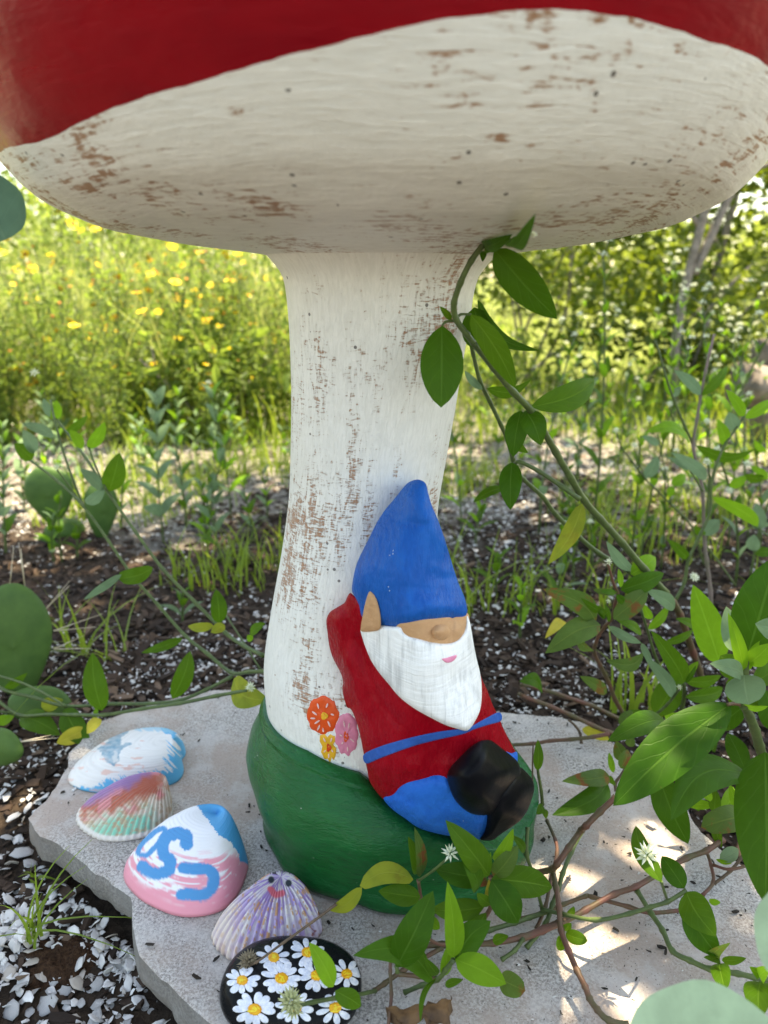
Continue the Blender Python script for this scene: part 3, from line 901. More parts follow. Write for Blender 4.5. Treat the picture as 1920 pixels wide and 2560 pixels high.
o = mb.build('painted_flower', [M['f_orange'], M['f_yellow'], M['f_pale']], stem); o['label'] = 'orange painted flower with yellow centre'
mb = MB()
flat_into(mb, blob(536, 1380, 60, 108, 40, .05, 9), 'C1', stem_hit, .0012, 0)
flat_into(mb, blob(533, 1390, 14, 30, 12, .1, 3), 'C1', stem_hit, .0017, 1)
for q in [(520, 1310, 528, 1350), (550, 1320, 545, 1355), (500, 1380, 515, 1390), (555, 1400, 575, 1420), (510, 1430, 520, 1415), (540, 1440, 542, 1470)]:
    flat_into(mb, stroke(*q, 7), 'C1', stem_hit, .0017, 2)
o = mb.build('painted_flower', [M['f_pink'], M['f_orange'], M['f_pale']], stem); o['label'] = 'pink painted flower with orange centre'
mb = MB()
flat_into(mb, np.array([(402, 1385), (425, 1378), (440, 1392), (455, 1375), (478, 1385), (480, 1410), (470, 1430), (486, 1450), (482, 1485), (472, 1512), (462, 1498), (455, 1528), (440, 1505), (425, 1510), (415, 1490), (405, 1470), (412, 1440), (400, 1415)]), 'C1', stem_hit, .0012, 0)
flat_into(mb, blob(446, 1447, 13, 22, 12, .2, 3), 'C1', stem_hit, .0017, 1)
for q in [(418, 1395, 430, 1420), (462, 1395, 455, 1420), (420, 1470, 432, 1458), (468, 1470, 460, 1456), (446, 1475, 446, 1500)]:
    flat_into(mb, stroke(*q, 8), 'C1', stem_hit, .0017, 2)
o = mb.build('painted_flower', [M['f_yellow'], M['f_red'], M['f_pale']], stem); o['label'] = 'yellow painted flower with red centre'
rebase(statue)

# ------------------------------------------------------------------ painted sea shells
def shell_mat(name, rough=.5):
    t = NT(name)
    a = t.new('ShaderNodeVertexColor'); a.layer_name = 'paint'
    vo = t.coord('Object')
    n = t.noise(vo, 400, 3)
    t.bump(n, .0004, .5)
    return t.fin(a.outputs[0], rough, .4)
M['shell'] = shell_mat('painted shell')
def shell(label, apex, za, margin, paint, H=1.0, p=2.0, q=.7, ribs=0, ribamp=.0009, rings=0, ringamp=.0004, nT=260, nR=84, rise=0.0):
    A = pz(*px('C2', *apex), za)
    Bp = np.array([pz(*px('C2', *m), .0005)[:2] for m in margin])
    Bp = catmull(Bp, 8, True)
    seg = np.r_[0, np.cumsum(np.linalg.norm(np.roll(Bp, -1, 0) - Bp, axis=1))]
    PP = np.vstack([Bp, Bp[0]])
    u = np.linspace(0, seg[-1], nT, endpoint=False)
    B = np.stack([np.interp(u, seg, PP[:, 0]), np.interp(u, seg, PP[:, 1])], 1)
    rho = np.linspace(0, 1, nR) ** .85
    th = np.linspace(0, 1, nT, endpoint=False)
    Rr, T = np.meshgrid(rho, th, indexing='ij')
    wave = np.cos(T * 2 * np.pi * ribs) if ribs else 0 * T
    XY = A[:2] + (B[None] - A[:2]) * (Rr * (1 + (wave * .012 * Rr ** 3 if ribs else 0)))[..., None]
    Z = za * (1 - Rr ** p) ** q * (1 + rise * Rr * (1 - Rr) * 4) + .0005
    if ribs: Z = Z + wave * ribamp * np.minimum(1, Rr * 2.2) * (1 - .5 * Rr ** 6) + np.where(Rr > .97, np.abs(wave) * .0006, 0)
    if rings:
        w = Rr * rings + (fbm(T * 6, Rr * 5, 31, 2) - .5) * 1.2
        Z = Z + (np.abs((w % 1) - .5) - .25) * ringamp * 2 * np.minimum(1, Rr * 2)
        Z = Z + (fbm(Rr * 14, T * 2, 33, 2) - .5) * .0012 * Rr
    V = np.concatenate([XY, Z[..., None]], -1)
    PX, PYy = proj(V)
    cx, cy = unpx('C2', PX, PYy)
    col = paint(cx, cy, Rr, T, wave)
    V = V.reshape(-1, 3)
    loc = V.mean(0); loc[2] = 0
    f = [(i * nT + j, i * nT + (j + 1) % nT, (i + 1) * nT + (j + 1) % nT, (i + 1) * nT + j) for i in range(nR - 1) for j in range(nT)]
    # inner lip so that the margin has thickness
    lip = V[-nT:].copy(); lip[:, :2] = A[:2] + (lip[:, :2] - A[:2]) * .965; lip[:, 2] = .0004
    b = len(V)
    f += [((nR - 1) * nT + j, (nR - 1) * nT + (j + 1) % nT, b + (j + 1) % nT, b + j) for j in range(nT)]
    V = np.vstack([V, lip]); col = np.vstack([col.reshape(-1, 3), np.tile(col.reshape(-1, 3)[-nT:], (1, 1))])
    o = mesh('painted_shell', V - loc, f, M['shell'], col=col)
    o.location = loc
    bm_fix(o)
    return tag(o, label, 'painted shell', 'painted shells along the slab edge')
def mixc(c, k, d):
    k = np.clip(k, 0, 1)[..., None]
    return c * (1 - k) + np.asarray(d) * k
def strk(cx, cy, pts, w, ang_noise=.35, seed=0):
    """coverage of a brush stroke along pts"""
    d = segdist(cx, cy, catmull(pts, 6), False)
    n = fbm(cx / 9, cy / 26, seed + 40, 3) - .5
    return sm(w + 4, w - 4, d + n * w * ang_noise * 2)
WHITE = np.array((.78, .77, .76))
def paint1(cx, cy, r, T, w):
    c = np.ones(cx.shape + (3,)) * np.array((.74, .73, .71))
    st = fbm(r * 60, T * 8, 50, 3)
    c = mixc(c, (st - .45) * 1.2, (.58, .57, .55))
    n = fbm(cx / 60, cy / 18, 51, 4)
    blue = np.array((.07, .42, .68))
    br = fbm((cx + cy) / 120, (cx - cy) / 11, 52, 3)
    c = mixc(c, sm(.0, .1, (cx - 820) / 120 + (br - .5) * 1.5 - (np.abs(cy - 270) < 60) * .35), blue)
    c = mixc(c, sm(.0, .12, (cy - 392) / 55 + (cx - 790) / 260 + (br - .5) * 1.5), blue)
    c = mixc(c, sm(.0, .25, (195 - cy) / 40 + (br - .5) * .9 + (cx - 720) / 400) * .7, (.25, .55, .70))
    c = mixc(c, sm(.62, .70, n) * ((cx < 720) & (cy > 215)) * .55, (.72, .32, .22))
    body = [(606, 192), (560, 222), (520, 258), (482, 288), (508, 300), (518, 330), (540, 358), (572, 370), (590, 350), (594, 318), (604, 290), (656, 262), (652, 250), (606, 262), (600, 228), (650, 190), (645, 182)]
    jx, jy = cx + (fbm(cx / 14, cy / 14, 55, 2) - .5) * 16, cy + (fbm(cx / 14, cy / 14, 56, 2) - .5) * 16
    c = mixc(c, inpoly(jx, jy, body) * (.55 + .7 * (fbm(cx / 22, cy / 12, 57, 3) - .25)), (.13, .30, .40))
    c = mixc(c, inpoly(jx, jy, [(575, 290), (590, 300), (588, 345), (570, 355), (560, 325)]) * .7, (.66, .66, .64))
    return c
shell('white clam shell with turquoise paint at one end and a painted grey creature', (850, 262), .030,
      [(340, 420), (345, 455), (390, 484), (450, 500), (520, 506), (640, 506), (760, 492), (860, 462), (905, 430), (919, 388), (906, 345), (925, 318), (926, 290), (890, 255), (800, 225), (660, 225), (520, 265), (420, 330), (365, 380)],
      paint1, p=2.2, q=.68, rings=22, ringamp=.0007, rise=.16)
def paint2(cx, cy, r, T, w):
    c = np.ones(cx.shape + (3,)) * np.array((.72, .62, .52))
    valley = (w < -.1)
    n = fbm(cx / 40, cy / 40, 60, 4); n2 = fbm(cx / 18, cy / 18, 61, 3)
    c = mixc(c, sm(.5, .6, n2) * .6, (.55, .30, .16))
    d = cy + .55 * (cx - 385) * -.0
    redz = sm(40, -40, (cy - (640 - (cx - 385) * .28)) + (n - .5) * 160) * sm(905, 780, cx + (n - .5) * 120)
    c = mixc(c, redz * np.where(w > -.3, .95, .7), (.50, .085, .04))
    c = mixc(c, redz * sm(.55, .62, fbm(cx / 70, cy / 50, 62, 2)), (.70, .25, .27))
    pur = sm(25, -25, (cy - (545 - (cx - 480) * .48)) + (n - .5) * 60) * sm(790, 740, cx)
    c = mixc(c, pur * .9, (.30, .17, .42))
    gr = sm(-30, 30, cy - (650 - (cx - 470) * .20) + (n - .5) * 130) * sm(430, 520, cx + (n - .5) * 80) * sm(810, 730, cx + (n - .5) * 80)
    c = mixc(c, gr * np.where(w > -.2, 1, .75), (.20, .62, .46))
    c = mixc(c, (gr > .3) * sm(.57, .64, n2) * .8, (.55, .38, .24))
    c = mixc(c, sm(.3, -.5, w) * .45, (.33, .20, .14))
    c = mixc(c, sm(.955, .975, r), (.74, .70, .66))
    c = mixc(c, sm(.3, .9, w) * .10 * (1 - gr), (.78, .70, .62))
    return c
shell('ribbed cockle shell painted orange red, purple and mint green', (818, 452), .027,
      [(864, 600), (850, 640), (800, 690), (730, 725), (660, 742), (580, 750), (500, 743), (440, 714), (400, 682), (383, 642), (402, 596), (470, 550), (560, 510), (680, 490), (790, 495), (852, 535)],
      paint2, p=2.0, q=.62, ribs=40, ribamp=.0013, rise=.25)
def paint3(cx, cy, r, T, w):
    c = np.ones(cx.shape + (3,)) * np.array((.80, .80, .82))
    st = fbm(r * 90, T * 5, 70, 3); n = fbm(cx / 70, cy / 22, 71, 4)
    pinkz = sm(-.10, .22, (r - .70) * 1.2 + (st - .5) * 2.0 + (n - .5) * 1.3 + (cx - 900) / 1100)
    pinkz *= sm(-60, 10, cy - (835 - np.clip(900 - cx, 0, 400) * .35))
    c = mixc(c, pinkz * .9, (.80, .26, .34))
    c = mixc(c, sm(.90, .96, r + (st - .5) * .08), (.80, .30, .38))
    blue = np.array((.035, .33, .62))
    reg = inpoly(cx + (n - .5) * 24, cy + (st - .5) * 20, [(985, 560), (1010, 600), (1050, 660), (1090, 710), (1150, 745), (1180, 790), (1200, 840), (1250, 880), (1270, 780), (1200, 620), (1120, 540)])
    c = mixc(c, reg * 1.0, blue)
    b2 = np.array((.035, .27, .56))
    S = [(932, 760), (930, 722), (890, 705), (840, 722), (812, 760), (820, 815), (850, 845), (840, 890), (800, 905), (750, 900), (712, 872)]
    c = mixc(c, strk(cx, cy, S, 31, .22, 5), b2)
    J = [(915, 880), (980, 885), (1045, 890), (1070, 930), (1055, 985), (1010, 1015), (950, 1010), (905, 1015)]
    c = mixc(c, strk(cx, cy, J, 29, .22, 9), b2)
    O = [(700, 810), (678, 800), (690, 760), (740, 710), (790, 676), (812, 690), (790, 735), (750, 780), (715, 812)]
    O = [(x + 14, y + 6) for x, y in O]
    c = mixc(c, strk(cx, cy, O, 13, .3, 6), b2)
    return c
shell('pink and white clam shell with bold blue brush strokes and a blue top', (1085, 612), .036,
      [(617, 900), (630, 960), (700, 1037), (790, 1087), (870, 1117), (960, 1127), (1060, 1112), (1140, 1072), (1202, 990), (1237, 895), (1238, 845), (1205, 785), (1130, 738), (1000, 722), (850, 745), (710, 810), (640, 860)],
      paint3, p=2.3, q=.64, rings=26, ringamp=.0006, rise=.28)
def paint4(cx, cy, r, T, w):
    c = np.ones(cx.shape + (3,)) * np.array((.72, .68, .66))
    n = fbm(cx / 40, cy / 40, 80, 4); n2 = fbm(cx / 16, cy / 22, 81, 3); s = fbm(T * 90, r * 5, 82, 3)
    c = mixc(c, sm(.50, .58, s) * (1 - sm(.75, 1.0, r + (n - .5) * .5)) * .95, (.36, .23, .55))
    c = mixc(c, sm(.46, .56, n) * sm(.2, .5, r) * .55, (.50, .40, .66))
    c = mixc(c, sm(.57, .62, n2) * sm(.35, .5, r) * (w > -.2) * .9, (.58, .29, .10))
    c = mixc(c, sm(.6, .63, n2) * sm(.9, .96, r), (.25, .04, .02))
    c = mixc(c, sm(1260, 1130, cx) * .7, (.70, .58, .48))
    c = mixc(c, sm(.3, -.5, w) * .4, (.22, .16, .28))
    for (x, y) in ((1355, 938), (1442, 955)):
        c = mixc(c, sm(20, 12, np.hypot(cx - x, (cy - y) * .9)), (.03, .04, .05))
    c = mixc(c, strk(cx, cy, [(1352, 985), (1375, 1012), (1410, 1005)], 16, .2, 3), (.70, .17, .22))
    c = mixc(c, (np.hypot((cx - 1400) / 60, (cy - 900) / 14) < 1) * sm(.45, .55, n2), (.05, .04, .05))
    return c
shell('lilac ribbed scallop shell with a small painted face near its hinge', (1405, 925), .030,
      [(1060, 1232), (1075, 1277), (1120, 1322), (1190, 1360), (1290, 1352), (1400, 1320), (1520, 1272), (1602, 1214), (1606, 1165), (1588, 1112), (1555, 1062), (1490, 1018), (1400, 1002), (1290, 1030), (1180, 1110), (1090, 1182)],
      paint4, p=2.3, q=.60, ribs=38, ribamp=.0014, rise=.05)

# ------------------------------------------------------------------ black rock painted with daisies
def build_rock():
    c = pz(728, 2468, .014)
    ra = np.array([.0480, .038, .0225])
    rot = R(-6)
    cr, sr = math.cos(rot), math.sin(rot)
    root = empty('painted_rock', 'smooth black rock painted with white and yellow daisies beside the lilac shell', 'painted rock', (c[0], c[1], 0))
    n, m = 64, 32
    V = []
    for i in range(m + 1):
        ph = -math.pi / 2 + math.pi * i / m
        for j in range(n):
            a = 2 * math.pi * j / n
            d = np.array([math.cos(ph) * math.cos(a), math.cos(ph) * math.sin(a), math.sin(ph)])
            k = np.sign(d) * np.abs(d) ** .88
            p_ = k * ra * (1 + .03 * math.sin(2 * a + 1))
            V.append(c + np.array([p_[0] * cr - p_[1] * sr, p_[0] * sr + p_[1] * cr, p_[2]]))
    V = np.array(V); V[:, 2] = np.maximum(V[:, 2], .0005)
    f = [(i * n + j, i * n + (j + 1) % n, (i + 1) * n + (j + 1) % n, (i + 1) * n + j) for i in range(m) for j in range(n)]
    body = mesh('rock', V, f, M['rock'], root)
    from mathutils.bvhtree import BVHTree
    bvh = BVHTree.FromPolygons([tuple(v) for v in V], f)
    def hit(X, Y_):
        d = ray(X, Y_)
        h = bvh.ray_cast(Vector(CAM), Vector(d).normalized())
        if h[0] is None:
            h = bvh.find_nearest(Vector(CAM + d * .6))
        return np.array(h[0])
    for (x, y, r, np_) in [(x_, y_, r_ * 1.1, n_) for x_, y_, r_, n_ in [(1368, 1325, 80, 10), (1536, 1300, 82, 10), (1407, 1430, 92, 11), (1583, 1416, 86, 10), (1210, 1440, 80, 10), (1273, 1586, 96, 11), (1475, 1580, 92, 10), (1733, 1408, 80, 9), (1675, 1578, 88, 9)]]:
        mbp, mbc = MB(), MB()
        a0 = rng.random() * 6
        for k in range(np_):
            a = a0 + k * 6.283 / np_ + rng.normal() * .07
            rr = r * (.9 + rng.random() * .2)
            ca, sa = math.cos(a), math.sin(a) * .86
            ln, wd = rr * .36, r * .19 * (.85 + rng.random() * .3)
            poly = []
            for q in np.linspace(0, 6.283, 14, endpoint=False):
                l_ = ln * math.cos(q); w_ = wd * math.sin(q) * (1 + .25 * math.cos(q))
                poly.append((x + ca * (rr * .62 + l_) - sa * w_ / .86, y + sa * (rr * .62 + l_) + ca * w_ * .86))
            flat_into(mbp, poly, 'C2', hit, .0005 + .0002 * rng.random(), 0, .0004)
        d_ = mbp.build('painted_daisy', M['petal'], root)
        flat_into(mbc, blob(x, y, r * .34, r * .30, 14, .04, 5), 'C2', hit, .0011, 0, .0004)
        for k in range(9):
            flat_into(mbc, stroke(x + rng.normal() * r * .12, y + rng.normal() * r * .1, x + rng.normal() * r * .16, y + rng.normal() * r * .12, r * .07), 'C2', hit, .0016, 1, .0002)
        mbc.build('flower_centre', [M['dyellow'], M['dyellow2']], d_)
    rebase(root)
M['rock'] = paint_mat('glossy black rock paint', (.008, .009, .010), (.014, .014, .016), .16, (60, 60, 60), .0008, .6)
M['petal'] = simple_mat('white painted petals', (.78, .80, .84), (.52, .58, .70), 300, .4, .0006)
M['dyellow'] = simple_mat('yellow painted centres', (.80, .42, .012), (.75, .30, .008), 200, .4, .0006)
M['dyellow2'] = simple_mat('bright yellow dabs', (.88, .70, .06), (.85, .62, .03), 200, .4, .0003)
build_rock()
# ------------------------------------------------------------------ loose stuff on the ground
def scatter(name, protos, pos, rotz, tilt, scl, mat, label=None, parent=None):
    """many small solid pieces as ONE mesh; protos: list of (verts, faces)"""
    Vs, Fs, b = [], [], 0
    pick = rng.integers(0, len(protos), len(pos))
    for i in range(len(pos)):
        v, f = protos[pick[i]]
        cz, sz = math.cos(rotz[i]), math.sin(rotz[i])
        tx, ty = tilt[i]
        w = v * scl[i]
        # tilt about x then y, then turn about z
        w = np.stack([w[:, 0], w[:, 1] * math.cos(tx) - w[:, 2] * math.sin(tx), w[:, 1] * math.sin(tx) + w[:, 2] * math.cos(tx)], 1)
        w = np.stack([w[:, 0] * math.cos(ty) + w[:, 2] * math.sin(ty), w[:, 1], -w[:, 0] * math.sin(ty) + w[:, 2] * math.cos(ty)], 1)
        w = np.stack([w[:, 0] * cz - w[:, 1] * sz, w[:, 0] * sz + w[:, 1] * cz, w[:, 2]], 1) + pos[i]
        Vs.append(w); Fs += [tuple(a + b for a in q) for q in f]; b += len(v)
    o = mesh(name, np.concatenate(Vs), Fs, mat, parent, smooth=name == 'shell_fragments')
    return tag(o, label, kind='stuff')
def chip_proto():
    L, W, H = 1.0, .22 + rng.random() * .25, .08 + rng.random() * .12
    v = []
    for x, k in ((-.5, .5 + rng.random() * .5), (0, 1), (.5, .4 + rng.random() * .6)):
        o = rng.normal() * .05
        for y, z in ((-W / 2, -H / 2), (W / 2, -H / 2), (W / 2, H / 2), (-W / 2, H / 2)):
            v.append((x * L + rng.normal() * .05, y * k + o + rng.normal() * .02, z * k + rng.normal() * .015))
    f = [(3, 2, 1, 0), (8, 9, 10, 11)]
    for i in (0, 4):
        for j in range(4): f.append((i + j, i + (j + 1) % 4, i + 4 + (j + 1) % 4, i + 4 + j))
    return np.array(v), f
def frag_proto(n=None, ribs=False):
    n = n or int(rng.integers(8, 12))
    a = np.sort((np.arange(n) + rng.random(n) * .75) * 6.283 / n)
    r = .5 * (.65 + rng.random(n) * .45)
    asp = .40 + rng.random() * .55
    P = np.stack([r * np.cos(a), r * np.sin(a) * asp], 1)
    bend = .35 + rng.random() * .5
    zf = lambda p: .10 - bend * .6 * (p[:, 0] ** 2 + p[:, 1] ** 2 * .4) + (.02 * np.cos(p[:, 1] * 60) if ribs else 0)
    rings = [P, P * .62, P * .25]
    V, f = [], []
    for lev in (0, -.028):
        for q in rings: V.append(np.c_[q, zf(q) + lev])
    V = np.concatenate(V)
    for i in range(2):
        for j in range(n):
            k = (j + 1) % n
            f.append((i * n + j, i * n + k, (i + 1) * n + k, (i + 1) * n + j))
            f.append((3 * n + i * n + k, 3 * n + i * n + j, 3 * n + (i + 1) * n + j, 3 * n + (i + 1) * n + k))
    f.append(tuple(2 * n + j for j in range(n)))
    f.append(tuple(5 * n + j for j in range(n))[::-1])
    for j in range(n): f.append((j, 3 * n + j, 3 * n + (j + 1) % n, (j + 1) % n))
    return V, f
def small_frag():
    n = int(rng.integers(4, 7)); a = np.sort(rng.random(n) * 6.283); r = .5 * (.6 + rng.random(n) * .5)
    P = np.stack([r * np.cos(a), r * np.sin(a) * (.5 + .5 * rng.random())], 1)
    b = .05 + rng.random() * .10
    V = np.vstack([np.c_[P, np.zeros(n)], np.c_[P * .8, np.full(n, b)]])
    return V, [tuple(range(n))[::-1], tuple(range(n, 2 * n))] + [(j, (j + 1) % n, n + (j + 1) % n, n + j) for j in range(n)]
CHIPS = [chip_proto() for _ in range(14)]
FRAGS = [frag_proto() for _ in range(16)] + [frag_proto(ribs=True) for _ in range(4)]
SFR = [small_frag() for _ in range(12)]
SLABP = np.array([(-.338, .023), (-.21, -.076), (-.185, -.132), (-.118, -.188), (.12, -.3), (.37, -.2), (.37, -.08), (.292, .02), (.232, .187), (.06, .235), (-.21, .255), (-.326, .19), (-.335, .1)])
def spots(n, x0, x1, y0, y1, keep=None):
    out = np.zeros((0, 2))
    while len(out) < n:
        p = np.stack([rng.uniform(x0, x1, n), rng.uniform(y0, y1, n)], 1)
        p = p[~inpoly(p[:, 0], p[:, 1], SLABP)]
        # in the picture's reach
        w = (p[:, 1] + .62) * .62 + .1
        p = p[np.abs(p[:, 0]) < w]
        if keep is not None: p = p[rng.random(len(p)) < keep(p[:, 0], p[:, 1])]
        out = np.vstack([out, p])
    return out[:n]
def lay(name, protos, P, s0, s1, mat, label, lift=.2, t=.35, pw=1.0):
    n = len(P)
    s = s0 + (s1 - s0) * rng.random(n) ** pw
    pos = np.c_[P, gz(P[:, 0], P[:, 1]) + s * lift * rng.random(n)]
    return scatter(name, protos, pos, rng.random(n) * 6.283, rng.normal(size=(n, 2)) * t, s, mat, label)
shelly = lambda x, y: np.clip(sm(.42, .62, fbm(x * 5 + 20, y * 5 + 20, 91, 3)) + sm(-.02, -.12, y - x * .0) * sm(-.1, -.3, x) * .7 + sm(.2, .5, x) * .25, .06, 1) * (1 - .9 * np.exp(-(((x + .27) / .07) ** 2 + ((y + .15) / .06) ** 2)))
barky = lambda x, y: np.clip(1.15 - sm(.85, 1.25, y + (fbm(x * 3, y * 3, 92, 2) - .5) * 1.2), 0.03, 1)
lay('mulch', CHIPS, spots(6000, -.75, .75, -.32, .5, lambda x, y: np.clip(1.1 - .9 * shelly(x, y) * sm(.1, -.1, y), .1, 1)), .006, .030, M['chip'], 'dark bark mulch chips scattered round the slab', pw=2.0)
lay('mulch', CHIPS, spots(15000, -1.5, 1.5, .25, 2.0, barky), .006, .027, M['chip'], 'dark bark mulch chips on the ground behind the slab', pw=1.8)
lay('shell_grit', SFR, spots(6500, -.75, .75, -.32, .45, shelly), .003, .009, M['frag'], 'small white shell grit mixed into the mulch beside the slab', lift=.8, pw=1.6)
lay('shell_grit', SFR, spots(15000, -1.6, 1.6, .24, 2.3, lambda x, y: sm(.40, .66, fbm(x * 4 + 20, y * 4 + 20, 93, 3)) * .9 + .06), .004, .014, M['frag'], 'small white shell grit spread behind the slab', lift=.8, pw=2.0)
lay('shell_fragments', FRAGS, spots(1500, -.6, -.12, -.30, .12, shelly), .006, .018, M['frag'], 'broken white shell pieces heaped beside the slab', lift=.5, t=.5, pw=1.4)
# the largest fragments, one by one
def frag_things():
    meshes = []
    for i in range(10):
        v, f = frag_proto(int(rng.integers(8, 12)), ribs=i % 3 == 0)
        me = bpy.data.meshes.new('shell_fragment')
        me.from_pydata(v.tolist(), [], f); me.materials.append(M['frag2'])
        me.polygons.foreach_set('use_smooth', np.ones(len(me.polygons), bool))
        meshes.append(me)
    def put(x, y, s, label, group):
        o = bpy.data.objects.new('shell_fragment', meshes[int(rng.integers(0, 10))])
        COL.link(o)
        o.location = (x, y, float(gz(x, y)) + s * .10 + .002)
        o.scale = (s, s, s)
        o.rotation_euler = (rng.normal() * .3, rng.normal() * .3, rng.random() * 6.28)
        tag(o, label, 'shell fragment', group)
    g = 'large broken shell pieces on the mulch left of the slab'
    for (x, y, w) in [(445, 1890, 250), (200, 460, 230), (280, 560, 200), (255, 690, 200), (190, 1750, 220), (270, 1820, 220), (100, 1960, 190), (620, 1750, 130), (780, 1880, 150), (910, 2030, 200), (1220, 2100, 190), (945, 1700, 150), (700, 2110, 210), (370, 2090, 110),
                      (650, 1890, 120), (60, 340, 140), (180, 870, 120), (170, 1000, 130), (80, 1080, 110), (150, 1130, 130), (200, 1190, 150), (100, 1310, 150), (980, 2140, 190), (1340, 2160, 130), (510, 1670, 100), (1080, 1850, 120), (940, 1890, 130), (30, 620, 130), (50, 900, 110), (300, 1020, 90), (330, 1060, 110), (40, 480, 110), (200, 340, 100), (220, 2180, 150), (560, 2180, 130), (1180, 1800, 100), (650, 2020, 90), (480, 2050, 80), (270, 1940, 110), (850, 2180, 140)]:
        P = pz(*px('B7', x, y), -.045)
        big = 'large' if w >= 180 else 'medium' if w >= 125 else 'small'
        where = 'under the slab corner' if y < 760 else 'left of the grass tuft' if y < 1320 else ('against the foot of the slab' if x > 850 else 'below the soil mound' if x > 330 else 'at the lower left edge')
        put(P[0], P[1], w / 3.95 / F * .72, big + ' white broken shell piece on mulch ' + where, g)
    for sh, x, y, w, lab in [('A7', 480, 488, 80, 'smooth white shell lying on dark mulch right of the blue gnome hat'), ('B5', 540, 410, 80, 'bluish white shell lying on mulch behind the tall grass blade'), ('B4', 350, 705, 95, 'white cupped shell lying among grit right of the gnome beard'),
                             ('B5', 970, 625, 110, 'flat grey shell lying on mulch behind the slab'), ('B5', 1030, 660, 80, 'white shell lying beside the flat grey shell behind the slab'), ('B3', 855, 300, 75, 'small white shell chip lying in the sunlit patch of the slab'),
                             ('B7', 30, 1440, 190, 'round white shell half out of the picture at left beside the grass tuft')]:
        X, Y_ = px(sh, x, y)
        P = pz(X, Y_, 0 if sh == 'B3' else -.03)
        s = w / SH[sh][2] / F * np.linalg.norm(P - CAM)
        o = bpy.data.objects.new('shell', meshes[int(rng.integers(0, 10))])
        COL.link(o)
        o.location = (P[0], P[1], (0.002 if sh == 'B3' else float(gz(P[0], P[1]))) + s * .06)
        o.scale = (s, s, s * .8); o.rotation_euler = (.1, .05, rng.random() * 6)
        tag(o, lab, 'shell')
M['frag2'] = simple_mat('bleached shell', (.78, .77, .76), (.56, .54, .53), 130, .5, .0012)
frag_things()
def dirt_pile():
    P = pz(*px('B7', 560, 1330), -.03)
    n, m = 48, 16
    V = []
    for i in range(m):
        r = i / (m - 1)
        for j in range(n):
            a = 6.283 * j / n
            x, y = P[0] + .040 * r * math.cos(a) * (1 + .2 * math.sin(3 * a)), P[1] + .033 * r * math.sin(a)
            V.append((x, y, float(gz(x, y)) + .012 * (1 - r ** 1.7) + float(fbm(x * 150, y * 150, 95, 3) - .5) * .014 - .005 * r))
    f = [(i * n + j, (i + 1) * n + j, (i + 1) * n + (j + 1) % n, i * n + (j + 1) % n) for i in range(m - 1) for j in range(n)]
    tag(mesh('soil_mound', V, f, M['dirtpile']), 'small mound of loose brown soil in the hollow beside the slab', kind='structure')
dirt_pile()
def crumbs():
    n = 420
    P = []
    while len(P) < n:
        x, y = rng.uniform(-.33, .36), rng.uniform(-.27, .24)
        if not inpoly(np.array([x]), np.array([y]), SLABP * .97)[0]: continue
        r = math.hypot((x - .016), (y - .03))
        k = .9 if .13 < r < .15 else (.55 if x > .1 else .12)
        if r > .129 and rng.random() < k: P.append((x, y))
    P = np.array(P)
    s = .0018 + .006 * rng.random(n) ** 2.5
    scatter('crumbs', CHIPS + SFR * 2, np.c_[P, np.full(n, .0012) + s * .1], rng.random(n) * 6.28, rng.normal(size=(n, 2)) * .15, s, M['crumb'], 'dark mulch crumbs lying on the slab')
    n = 70
    P = P[rng.integers(0, len(P), n)] + rng.normal(size=(n, 2)) * .012
    P = P[inpoly(P[:, 0], P[:, 1], SLABP * .95) & (np.hypot(P[:, 0] - .016, P[:, 1] - .03) > .13)]
    n = len(P)
    s = .0015 + .005 * rng.random(n) ** 2.5
    scatter('shell_flecks', SFR, np.c_[P, np.full(n, .001)], rng.random(n) * 6.28, rng.normal(size=(n, 2)) * .15, s, M['frag'], 'white shell flecks lying on the slab')
crumbs()

